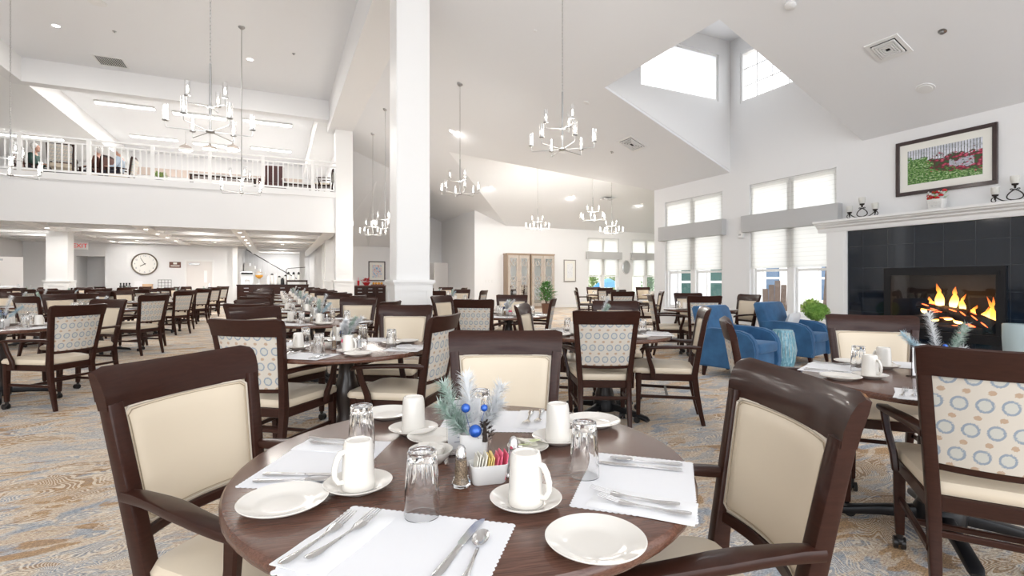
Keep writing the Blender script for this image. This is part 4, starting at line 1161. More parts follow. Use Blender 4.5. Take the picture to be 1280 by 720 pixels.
def picture(name,lb,M,w,h,fw,mw,frame,art,cat='picture',depth=.035,glass=True):
    """local: x right, z up, faces -y"""
    t=thing(name,lb,cat); t.matrix_world=M
    bm=bmesh.new(); 
    for a in ((-w/2,-h/2,w/2,-h/2+fw),(-w/2,h/2-fw,w/2,h/2),(-w/2,-h/2+fw,-w/2+fw,h/2-fw),(w/2-fw,-h/2+fw,w/2,h/2-fw)): box(bm,a[0],-depth,a[1],a[2],0,a[3])
    bmesh.ops.bevel(bm,geom=list(bm.edges),offset=min(.004,fw*.2),segments=1,affect='EDGES'); obj('frame',bm,frame,t)
    bm=bx(-w/2+fw,-depth*.5,-h/2+fw,w/2-fw,-.002,h/2-fw); obj('mat_board',bm,MT['mat_board'],t)
    iw,ih=w-2*fw-2*mw,h-2*fw-2*mw
    bm=bmesh.new(); uv=bm.loops.layers.uv.new('UVMap'); vs=[bm.verts.new(p) for p in ((-iw/2,-depth*.5-.002,-ih/2),(iw/2,-depth*.5-.002,-ih/2),(iw/2,-depth*.5-.002,ih/2),(-iw/2,-depth*.5-.002,ih/2))]
    f=bm.faces.new(vs)
    for l_,c in zip(f.loops,((0,0),(1,0),(1,1),(0,1))): l_[uv].uv=c
    obj('print',bm,art,t); return t
Mr=lambda v,z:Matrix.Translation((UR-.002,v,z))@Matrix.Rotation(R(-90),4,'Z')   # faces -u
picture('framed_picture','dark framed garden photograph with red blossoms, above the mantel',Mr(4.14,H+1.783),1.27,.86,.055,.11,MT['frame_dark'],MT['garden'])
Mb=lambda u,v,z:Matrix.Translation((u,v-.002,z))
p=on_v(471,339,VB); picture('framed_picture','dark framed blue and rose print on the back wall above the sideboard',Mb(p.x,p.y,p.z),.80,.96,.05,.13,MT['frame_dark'],MT['print_blue'])
a_=on_v(704.5,0,VF).x; b_=on_v(719.5,0,VF).x; p=on_v(712,338.5,VF)
picture('framed_picture','grey framed tall sketch beside the far wing window',Mb((a_+b_)/2,VF,p.z),b_-a_,1.02,.04,.13,MT['frame_grey'],MT['print_grey'])
# oval mirror
p=on_v(782.5,334,VF); t=thing('oval_mirror','round silver leaf-framed mirror between the far wing windows','mirror',(p.x,VF-.002,p.z))
bm=bmesh.new(); tube(bm,[(.235*math.cos(a),-.02,.33*math.sin(a)) for a in [2*PI*k/40 for k in range(40)]],.022,8,closed=True); obj('frame',bm,MT['leafframe'],t,True)
bm=bmesh.new(); loft(bm,[[(.235*math.cos(2*PI*k/40),y,.33*math.sin(2*PI*k/40)) for k in range(40)] for y in (-.012,-.004)]); obj('mirror_glass',bm,MT['mirror'],t)
# ---- tall mirrored cabinets
def cabinet(u0,u1,lb):
    w=u1-u0; t=thing('tall_cabinet',lb,'cabinet',((u0+u1)/2,VF-.22,0),0,'tall cabinets on the far wall'); hgt=2.42
    bm=bmesh.new(); box(bm,-w/2,-.20,.06,w/2,.20,hgt-.05); box(bm,-w/2-.015,-.225,hgt-.05,w/2+.015,.21,hgt); box(bm,-w/2-.01,-.22,0,w/2+.01,.2,.08)
    obj('body',bm,MT['oak_side'],t)
    for s in (-1,1):
        x0,x1=(-w/2+.04,-.012) if s<0 else (.012,w/2-.04)
        bm=bmesh.new(); d0,d1=-.235,-.20
        box(bm,x0,d0,.12,x0+.09,d1,hgt-.09);box(bm,x1-.09,d0,.12,x1,d1,hgt-.09);box(bm,x0+.09,d0,.12,x1-.09,d1,.24);box(bm,x0+.09,d0,hgt-.21,x1-.09,d1,hgt-.09)
        dr=obj('door',bm,MT['limed'],t)
        bm=bx(x0+.09,-.215,.24,x1-.09,-.205,hgt-.21); obj('mirror_glass',bm,MT['mirror'],dr)
        bm=bmesh.new(); xm=(x0+x1)/2; hw=(x1-x0)/2-.09
        def cur(pts): sweep(bm,[(xm+a,-.222,b) for a,b in pts],.016,.020,up=(0,1,0),r=.003)
        for z0,z1 in ((1.15,2.15),(.36,1.1)):
            zc=(z0+z1)/2
            for q in (-1,1):
                cur([(q*hw*1.0*math.sin(PI*f),z0+(z1-z0)*f) for f in [i/12 for i in range(13)]])
                cur([(q*hw*math.cos(f*PI/2),z0+(zc-z0)*.0+ (z1-z0)*.28*f) for f in [i/5 for i in range(6)]])
                cur([(q*hw*math.cos(f*PI/2),z1-(z1-z0)*.28*f) for f in [i/5 for i in range(6)]])
        cur([(hw*.8*math.cos(a),1.12+.13*math.sin(a)) for a in [2*PI*i/16 for i in range(17)]])
        obj('fretwork',bm,MT['limed'],dr)
        bm=bmesh.new(); ball(bm,(-s*.035+0,-.245,1.2),.014,10,6); obj('knob',bm,MT['iron'],dr,True)
cabinet(on_v(634,0,VF-.42).x,on_v(662.5,0,VF-.42).x,'tall limed oak cabinet with mirrored fretwork doors, left of the pair')
cabinet(on_v(664,0,VF-.42).x,on_v(693,0,VF-.42).x,'tall limed oak cabinet with mirrored fretwork doors, right of the pair')

# ---- plants
def leafplant(t, n, r, h0, h1, L, wd, mat, sd):
    rnd=random.Random(sd); bm=bmesh.new()
    for k in range(n):
        a=rnd.uniform(0,2*PI); f=rnd.random(); z=h0+(h1-h0)*f; rr=r*rnd.uniform(.1,1)*math.sin(PI*min(1,.25+f*.7)); c=Vector((rr*math.cos(a),rr*math.sin(a),z))
        d=Vector((math.cos(a)*rnd.uniform(.4,1),math.sin(a)*rnd.uniform(.4,1),rnd.uniform(-.1,1))).normalized()*L*rnd.uniform(.6,1.1); s=d.cross(Vector((0,0,1))).normalized()*wd
        m_=c+d*.5+Vector((0,0,.01)); v=[bm.verts.new(x) for x in (c,m_-s,c+d,m_+s)]; bm.faces.new((v[0],v[1],v[2])); bm.faces.new((v[0],v[2],v[3]))
    return obj('foliage',bm,mat,t)
u,v=W(1.29,18.9); t=thing('potted_plant','leafy green plant in a brown pot beside the tall cabinets','plant',(u,v,0))
bm=bmesh.new(); lathe(bm,[(.13,0),(.15,.02),(.19,.36),(.20,.38),(.175,.38),(.17,.34)],24); obj('pot',bm,MT['terracotta'],t,True)
bm=bmesh.new()
for k in range(7): a=k*.9; tube(bm,[(0,0,.34),(.08*math.cos(a),.08*math.sin(a),.6),(.2*math.cos(a),.2*math.sin(a),.95)],.008,6)
obj('stem',bm,MT['bark'],t); leafplant(t,420,.36,.45,1.15,.17,.032,MT['houseplant'],5)
u,v=W(5.02,8.3); t=thing('topiary_plant','round green topiary ball on a bare stem by the window','plant',(u,v,0))
bm=bmesh.new(); lathe(bm,[(.10,0),(.12,.02),(.15,.28),(.155,.30),(.13,.30),(.12,.26)],20); obj('pot',bm,MT['white_china'],t,True)
bm=bmesh.new(); tube(bm,[(0,0,.25),(.012,0,.4),(-.008,.01,.6)],.013,8); tube(bm,[(0.01,0,.25),(-.012,0,.4),(.01,-.01,.6)],.009,8); obj('stem',bm,MT['bark'],t,True)
rnd=random.Random(8); bm=bmesh.new(); ball(bm,(0,0,.72),.15,16,10,sz=.8)
for k in range(1700):
    d=Vector((rnd.gauss(0,1),rnd.gauss(0,1),rnd.gauss(0,1))).normalized(); d2=Vector((d.x,d.y,d.z*.8)); c=Vector((0,0,.72))+d2*rnd.uniform(.14,.185)
    s=d.orthogonal().normalized(); s=Matrix.Rotation(rnd.uniform(0,6.28),3,d)@s; q=d.cross(s); v_=[bm.verts.new(x) for x in (c-s*.011,c+q*.014+d*.015,c+s*.011,c-q*.012+d*.008)]; bm.faces.new(v_)
obj('foliage',bm,MT['topiary'],t)

# ---- blue armchairs, stool
def blue_chair(lb):
    t=thing('club_chair',lb,'armchair',group='blue club chairs by the window')
    w,d=.74,.74
    for s in (-1,1):        # arm: rounded front profile in y,z extruded in x
        pr=[(-.36,.13),(.36,.13),(.37,.20),(.37,.40),(.345,.50),(.28,.575),(.18,.61),(-.05,.625),(-.36,.63)]
        bm=bmesh.new(); x0,x1=(s*.37,s*.265); loft(bm,[[(x,y,z) for y,z in pr] for x in sorted((x0,x1))])
        bmesh.ops.bevel(bm,geom=[e for e in bm.edges if abs(e.verts[0].co.x-e.verts[1].co.x)<1e-4],offset=.018,segments=3,affect='EDGES')
        obj('armrest',bm,MT['velvet'],t,True)
    bm=bbx(-.265,-.34,.13,.265,.33,.33,.02,2); obj('seat_base',bm,MT['velvet'],t,True)
    bm=bbx(-.262,-.22,.33,.262,.375,.46,.035,3); obj('seat_cushion',bm,MT['velvet'],t,True)
    bm=bmesh.new(); L=[]
    for z,y0,y1,ww in ((.14,-.38,-.20,.30),(.5,-.40,-.20,.345),(.75,-.46,-.27,.365),(.86,-.49,-.31,.36),(.895,-.48,-.34,.34)):
        L.append([(x*1,(y0+y1)/2+y,z) for x,y in rrect(ww*2,y1-y0,.05,3)])
    loft(bm,L); obj('backrest',bm,MT['velvet'],t,True)
    for sx in (-1,1):
        for sy in (-1,1):
            bm=bmesh.new(); sweep(bm,[(sx*.31,sy*.31,.135),(sx*.32,sy*.325,0)],[.055,.035],[.055,.035],up=(0,1,0),r=.005); obj('leg',bm,WD,t,True)
    return t
BC=Proto(blue_chair('blue club chair'))
def place_bc(cx,cy,h,lb):
    """cx,cy: near front corner (view frame)"""
    a=R(h); f=Vector((math.cos(a),math.sin(a))); rt=Vector((f.y,-f.x)); # right-hand side of the sitter
    c=Vector((cx,cy))-f*.37-rt*.37
    u,v=W(c.x,c.y); return BC.put((u,v,0),hd(h),lb), c, f, rt
_,c1,f1,r1=place_bc(2.91,6.02,-50,'blue velvet club chair nearest the camera, beside a turquoise stool')
_,c2,f2,r2=place_bc(4.27,7.15,-50,'blue velvet club chair with a pale cushion, closer to the fireplace')
u,v=W(c2.x-.02,c2.y+.06); o=obj('cushion',bmesh.new(),MT['cushion']); bpy.data.objects.remove(o)
bm=bmesh.new(); n=10; g=[]
for sgn in (-1,1):
    gg=[]
    for j in range(n+1):
        rw=[]
        for i in range(n+1):
            a,b=-1+2*i/n,-1+2*j/n; e=(1-a**4)*(1-b**4); rw.append(bm.verts.new((a*.19*(1-.05*(b*b)),sgn*(.055*e**.5),b*.15*(1-.05*a*a))))
        gg.append(rw)
    for j in range(n):
        for i in range(n): bm.faces.new((gg[j][i],gg[j][i+1],gg[j+1][i+1],gg[j+1][i]))
bmesh.ops.remove_doubles(bm,verts=bm.verts,dist=1e-4)
o=obj('cushion',bm,MT['cushion'],None,True,loc=(u,v,.60)); o.rotation_euler=(R(-20),0,hd(-50)); tag(o,'pale grey cushion lying on the farther blue club chair','cushion')
u,v=W(3.76,7.0); t=thing('garden_stool','turquoise drum stool between the two blue club chairs','stool',(u,v,0))
bm=bmesh.new(); lathe(bm,[(.11,0),(.125,.01),(.155,.12),(.17,.27),(.155,.42),(.13,.53),(.125,.55)],28); obj('drum',bm,MT['stool'],t,True)
bm=bmesh.new()
for k in range(22):
    a=2*PI*k/22; tube(bm,[(.128*math.cos(a),.128*math.sin(a),.03),(.172*math.cos(a),.172*math.sin(a),.27),(.134*math.cos(a),.134*math.sin(a),.52)],.006,5)
obj('rib_pattern',bm,MT['grey_box'],t,True)
# pale glazed vessel standing on the hearth side
p=at(1272,405,6.3); t=thing('hurricane_lantern','pale blue-grey glass lantern standing beside the firebox','lantern',(p.x,p.y,0))
bm=bmesh.new(); lathe(bm,[(.10,0),(.10,.02),(.03,.03),(.025,.28),(.11,.30),(.11,.32)],24); obj('stand',bm,MT['black_metal'],t,True)
bm=bmesh.new(); lathe(bm,[(.115,.32),(.135,.34),(.145,.5),(.145,.68),(.138,.69),(.138,.5),(.12,.36)],28); obj('glass_shade',bm,MT['hglass'] if 'hglass' in MT else MT['frost_blue'],t,True)
bm=bmesh.new(); lathe(bm,[(.05,.345),(.05,.55),(.005,.56)],18); obj('candle',bm,MT['china'],t,True)

# ================================================================== CHANDELIERS
def chandelier_proto():
    t=thing('chandelier','chandelier','chandelier')     # origin: bottom hub
    bm=bmesh.new(); lathe(bm,[(.006,-.015),(.045,-.01),(.05,.0),(.045,.014),(.012,.02)],20); obj('hub',bm,MT['nickel'],t,True)
    bm=bmesh.new(); tube(bm,[(0,0,0),(0,0,.80)],.013,10); lathe(bm,[(.02,.28),(.04,.285),(.04,.30),(.02,.31)],16); obj('stem',bm,MT['nickel'],t,True)
    def lamp(a,r,z):
        d=Vector((math.cos(a),math.sin(a),0)); base=.0 if z<.15 else .295
        bm=bmesh.new(); sweep(bm,[d*.03+Vector((0,0,base)),d*r*.97+Vector((0,0,base)),d*r+Vector((0,0,base+.01)),d*r+Vector((0,0,base+.075))],.008,.008,r=.002)
        arm=obj('arm',bm,MT['nickel'],t)
        c=d*r+Vector((0,0,base+.075))
        bm=bmesh.new(); lathe(bm,[(.006,-.006),(.030,-.002),(.034,.003),(.034,.010),(.010,.012),(.010,.04),(.004,.041)],16,c=c); obj('candle_cup',bm,MT['nickel'],arm,True)
        bm=bmesh.new(); lathe(bm,[(.0300,.010),(.0300,.185),(.0285,.185),(.0285,.010)],20,c=c,cap0=False,cap1=False); obj('glass_shade',bm,MT['shade'],arm,True)
        bm=bmesh.new(); lathe(bm,[(.006,.040),(.012,.055),(.014,.078),(.010,.105),(.003,.125)],12,c=c); obj('bulb',bm,MT['bulb'],arm,True)
    for k in range(6): lamp(2*PI*k/6+.35,.44,0)
    for k in range(3): lamp(2*PI*k/3+.6,.23,.3)
    return t
MT['shade']=MT['pane'].copy()
MT['shade'].node_tree.nodes['Mix Shader'].inputs[0].default_value=.16
CHD=Proto(chandelier_proto())
LIGHTS=[]
def ceilz(u,v):
    if u<1.57: return ZT
    wing=ZE+(HR-2.40)/(VRG-VC)*min(v-VC,VF-v) if VC<v<VF else -1
    if u>UR: return wing
    if v>VF and u<5.6: return zm(u)+(H+1.64-zm(u))*(v-VF)/(VB-VF)
    return max(zm(u),wing)
def chandelier(px,pyhub,Y,scale,topz,lb,slope=False,chain=True):
    p=at(px,pyhub,Y); o=CHD.put(tuple(p),R(px*7%60),lb,'chandeliers hanging over the dining hall'); o.scale=(scale,)*3
    zt=ceilz(p.x,p.y)
    zt=min(zt,99); k=(zt-p.z)/scale
    bm=bmesh.new()
    c0=.80; 
    if chain:
        nl=int((k-c0)/.045)
        for i in range(nl):
            z=c0+i*.045; a=(i%2)*PI/2; r=.010
            pts=[(r*math.cos(q)*math.cos(a),r*math.cos(q)*math.sin(a),z+.025+.028*math.sin(q)) for q in [2*PI*j/8 for j in range(8)]]
            tube(bm,pts,.0028,4,closed=True)
    else: tube(bm,[(0,0,c0),(0,0,k)],.008,8)
    obj('chain' if chain else 'rod',bm,MT['nickel'],o,True)
    bm=bmesh.new(); lathe(bm,[(.02,k-.06),(.065,k-.025),(.07,k-.005),(.07,k+.03)],20); obj('canopy',bm,MT['nickel'],o,True)
    KIDS[o.name]=[k_ for k_ in KIDS[o.name] if not k_.name.startswith(('chain','rod','canopy'))]
    LIGHTS.append((p.x,p.y,p.z+.22*scale,scale))
    return o
chandelier(703,187,7.0,1.0,None,'large nickel chandelier of nine glass cylinders nearest the light well')
chandelier(575,242.5,11.6,1.0,None,'nickel chandelier of nine glass cylinders right of the near column')
chandelier(263,165,6.4,1.08,ZT,'largest nickel chandelier in front of the balcony')
chandelier(302,241.5,12.05,1.08,ZT,'smaller nickel chandelier hanging before the balcony rail, right part',chain=False)
chandelier(13,219,9.3,1.05,ZT,'nickel chandelier at the left end of the balcony')
p=at(672,287,18.4); chandelier(672,287,17.5,.92,H+2.44+.32*1.9,'small nickel chandelier above the tall cabinets')
chandelier(741,275.5,15.5,.88,H+4.0,'nickel chandelier in the far wing, left of the pair')
chandelier(764.5,292,18.0,.92,H+3.7,'nickel chandelier in the far wing, right of the pair')
chandelier(466,294,16.8,.95,None,'nickel chandelier seen between the two columns, lower left one',chain=False)
chandelier(481.5,286,14.5,.9,None,'nickel chandelier half hidden by the near column',chain=False)
# ================================================================== CEILING FITTINGS
MAINN=(.4024,0,1); MAINC=7.292
TILT=math.atan(.4024)
def fit(o, p, slope, lb, cat, group=None):
    o.location=p; o.rotation_euler=(0,TILT,0) if slope else (0,0,0); tag(o,lb,cat,group); return o
def downlight(p, slope, lb, power=25, r=.075):
    t=thing('downlight',lb,'ceiling light',group='recessed downlights')
    bm=bmesh.new(); lathe(bm,[(r+.02,0),(r+.02,-.006),(r,-.008),(r,0)],24); obj('trim_ring',bm,MT['trim'],t,True)
    bm=bmesh.new(); lathe(bm,[(r,-.003),(r*.99,-.005)],24); obj('lens',bm,MT['downlight'],t,True)
    fit(t,p,slope,lb,'ceiling light','recessed downlights')
    if power: lamp_area('downlight',p+Vector((0,0,-.03)),r*1.6,power)
def lamp_area(name,p,size,power,sy=None,col=(1,.97,.93)):
    l=bpy.data.lights.new(name+'_lamp','AREA'); l.energy=power; l.color=col; l.shape='RECTANGLE' if sy else 'DISK'; l.size=size
    if sy: l.size_y=sy
    o=link(name+'_lamp',l); o.location=p; return o
def on_main(px,py): return hit(px,py,MAINN,MAINC)
downlight(on_main(565,164),True,'glowing downlight in the slope right of the near column')
downlight(on_z(70,32,ZT),False,'glowing downlight at the upper left of the flat ceiling',30)
downlight(on_z(312.5,74,ZT),False,'glowing downlight near the beam on the flat ceiling',30)
pw=[(613,233,'left'),(716,245,'middle'),(801,255,'right')]
def on_wing(px,py): return hit(px,py,(0,.32*1.073,1),(H+HR)+.32*1.073*VRG)
for a,b,c in pw: downlight(on_wing(a,b),False,f'{c} glowing downlight in the far wing ceiling',35)
# vents
def vent(p, s, slope, lb, rot=0, kind=0):
    t=thing('air_vent',lb,'vent',group='ceiling air vents')
    bm=bmesh.new()
    for a,b,c,d in ((-s,-s,s,-s+.045),(-s,s-.045,s,s),(-s,-s+.045,-s+.045,s-.045),(s-.045,-s+.045,s,s-.045)): box(bm,a,b,-.015,c,d,0)
    obj('frame',bm,MT['grille'],t)
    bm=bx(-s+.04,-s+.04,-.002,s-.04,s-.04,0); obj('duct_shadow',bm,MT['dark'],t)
    if kind==0:
        for k in range(4):
            r=(s-.07)*(1-k/4.4); bm=bmesh.new()
            for q in range(4):
                A=Matrix.Rotation(q*PI/2,4,'Z'); box(bm,-r,r-.010,-.03,r,r+.008,-.014,M=A@Matrix.Translation((0,0,0)))
            obj('louver',bm,MT['grille'],t)
    else:
        for k in range(14):
            x=-s+.06+(2*s-.12)*k/13; bm=bmesh.new(); box(bm,x-.005,-s+.04,-.018,x+.006,s-.04,-.004); obj('louver',bm,MT['grille'],t)
    fit(t,p,slope,lb,'vent','ceiling air vents')
    if rot: t.rotation_euler=(t.rotation_euler[0],t.rotation_euler[1],rot)
vent(on_main(1110.5,60.5),.20,True,'square air vent with concentric louvers near the picture')
vent(on_main(790,180),.26,True,'square air vent in the slope left of the light well')
vent(on_z(139,77,ZT),.36,False,'large air vent with fine slats over the balcony',0,1)
vent(on_wing(757,249),.30,False,'air vent in the far wing ceiling')
def disc(p, r, slope, lb, nm, cat):
    bm=bmesh.new(); lathe(bm,[(r*.2,-.012),(r*.7,-.016),(r*.72,-.010),(r*.8,-.010),(r,-.012),(r*1.02,0)],28)
    o=obj(nm,bm,MT['grille'],None,True); fit(o,p,slope,lb,cat)
disc(on_main(1157,110),.11,True,'round flush speaker grille near the fireplace wall','ceiling_speaker','speaker')
disc(on_z(122,3,ZT),.17,False,'round flush speaker grille at the top left','ceiling_speaker','speaker')
disc(on_main(669,38),.03,True,'tiny sprinkler head left of the large chandelier','sprinkler','sprinkler')
disc(on_main(733,128),.06,True,'small detector disc behind the large chandelier','smoke_detector','detector')
def spr(p,slope,lb):
    bm=bmesh.new(); lathe(bm,[(.045,0),(.045,-.006),(.018,-.01),(.016,-.03),(.022,-.034),(.004,-.036)],16); o=obj('sprinkler',bm,MT['nickel'],None,True); fit(o,p,slope,lb,'sprinkler')
spr(on_main(1178,39),True,'sprinkler head above the framed garden picture'); spr(on_z(143,39,ZT),False,'sprinkler head beside the upper left downlight')
spr(on_main(765,190),True,'sprinkler head below the square slope vent'); spr(on_z(367,67,ZT),False,'sprinkler head close to the beam')
bm=bmesh.new(); lathe(bm,[(.07,0),(.07,-.02),(.055,-.035),(.02,-.04)],24); o=obj('smoke_detector',bm,MT['grille'],None,True); fit(o,on_main(988,6),True,'round smoke detector at the top edge, right of the light well','detector')
# fluorescent fixtures of the upper lounge
fx=[(157,130,'front left'),(250,143,'front middle'),(335,152,'front right'),(193,171,'rear left'),(269,180,'rear middle'),(339,185.5,'rear right')]
for px,py,lb in fx:
    p=on_z(px,py,ZT); t=thing('fluorescent_light',f'{lb} fluorescent fixture on the upper lounge ceiling','ceiling light',p,0,'fluorescent fixtures of the upper lounge')
    bm=bbx(-.85,-.12,-.07,.85,.12,-.002,.01); obj('housing',bm,MT['grille'],t); bm=bbx(-.82,-.11,-.085,.82,.11,-.068,.012); obj('diffuser',bm,MT['tube'],t)
    lamp_area('fluorescent',p+Vector((0,0,-.10)),1.6,55,.2)
p=on_z(28,168,ZS); t=thing('fluorescent_light','fluorescent fixture on the low soffit at the left of the balcony','ceiling light',p,0,'fluorescent fixtures of the upper lounge')
bm=bbx(-1.2,-.12,-.07,1.2,.12,0,.01); obj('housing',bm,MT['grille'],t); bm=bbx(-1.17,-.11,-.085,1.17,.11,-.068,.012); obj('diffuser',bm,MT['tube'],t); lamp_area('fluorescent',p+Vector((0,0,-.10)),2.1,15,.2)
# dome pendants
for px,lb in ((232,'left'),(262.5,'middle'),(291,'right')):
    p=at(px,187,20.5); t=thing('dome_pendant',f'{lb} dome pendant lamp in the upper lounge','pendant lamp',p,0,'dome pendants of the upper lounge')
    bm=bmesh.new(); lathe(bm,[(.26,0),(.25,.05),(.19,.13),(.08,.19),(.03,.22),(.02,.26)],24); obj('shade',bm,MT['pend'],t,True)
    bm=bmesh.new(); lathe(bm,[(.05,-.06),(.18,-.045),(.25,-.005),(.25,.01)],24); obj('diffuser',bm,MT['downlight'],t,True)
    bm=bmesh.new(); tube(bm,[(0,0,.25),(0,0,ZT-p.z)],.008,6); obj('rod',bm,MT['nickel'],t)
# downlights below the balcony, extra ones added as fill light, and strip lights
ds=[(304,-1.15,19.2),(310,-1.15,20.9),(318,-1.15,22.6),(325,-1.15,24.3),(331,-1.15,26.0),(0,-3.75,19.2),(0,-3.75,20.9),(0,-3.75,22.6),(0,-3.75,24.3),(0,-6.4,20.0),(0,.2,24.6),(0,-2.4,24.6),(0,-5.1,24.6)]
for i,(q,u,v) in enumerate(ds):
    downlight(Vector((u,v,2.85)),False,f'small downlight on the coffered ceiling, spot {["A","B","C","D","E","F","G","H","I","J","K","L","M"][i]}' if False else 'small white downlight below the balcony, one of a set enlarged for fill light',12,.06)
for u,v in ((-7.7,20.5),(-7.7,24),(-5.1,20.2),(-2.4,20.2),(.2,20.2),(.2,28),(.2,32)):
    pass
bm=bbx(-9.2,21.0,3.08,-6.7,21.25,3.16,.01); t=thing('strip_light','long strip light at the left below the balcony','ceiling light',(-8,21.1,3.148))
bm.free(); bm=bbx(-1.2,-.12,-.07,1.2,.12,0,.01); obj('housing',bm,MT['grille'],t); bm=bbx(-1.17,-.11,-.085,1.17,.11,-.068,.012); obj('diffuser',bm,MT['tube'],t); lamp_area('strip',Vector((-8,21.1,3.05)),2.2,25,.2)
bm=bmesh.new(); t=thing('strip_light','short strip light above the exit sign','ceiling light',(-6.0,25.7,3.148)); bm.free()
bm=bbx(-.6,-.1,-.07,.6,.1,0,.01); obj('housing',bm,MT['grille'],t); bm=bbx(-.58,-.09,-.085,.58,.09,-.068,.012); obj('diffuser',bm,MT['tube'],t); lamp_area('strip',Vector((-6.0,25.7,3.05)),1.1,15,.2)
for u,v in ((-5.1,20.3),(-5.1,23.2),(-2.45,20.3),(-2.45,23.2),(.25,20.3),(.25,23.2),(-7.8,23.2)): downlight(Vector((u,v,3.158)),False,'small white downlight added in a coffer below the balcony as fill light',7,.07)  # added coffer lamps that lift the light below the balcony
for v in (29.0,31.9,34.6): downlight(Vector((.1,v,3.158)),False,'small white downlight added to brighten the passage behind the service counter',28,.09)  # lamps added to brighten the otherwise dark passage
# ================================================================== BALCONY RAIL
t=thing('balcony_railing','white railing with square balusters along the balcony','railing',(0,18.1,4.22))
bm=bx(-9.5,-.035,1.0,1.78,.035,1.05); box(bm,-9.5,-.025,.86,1.78,.025,.90); obj('top_rail',bm,MT['trim'],t)
bm=bx(-9.5,-.025,.05,1.78,.025,.10); obj('bottom_rail',bm,MT['trim'],t)
k=0; posts=[-9.36,-7.86,-6.37,-4.87,-3.37,-1.90,-.43,1.06]
PB=None; BB=None
for u in posts:
    if PB is None: PB=obj('post',bx(-.045,-.045,0,.045,.045,1.0),MT['trim'],t); PB.location=(u,0,0)
    else: dup(PB,(u,0,0),parent=t)
for a in range(len(posts)):
    u0=posts[a]; u1=posts[a+1] if a+1<len(posts) else 1.78
    n=10 if a+1<len(posts) else 5
    for j in range(1,n):
        u=u0+(u1-u0)*j/n
        if BB is None: BB=obj('baluster',bx(-.014,-.014,.09,.014,.014,.87),MT['trim'],t); BB.location=(u,0,0)
        else: dup(BB,(u,0,0),parent=t)
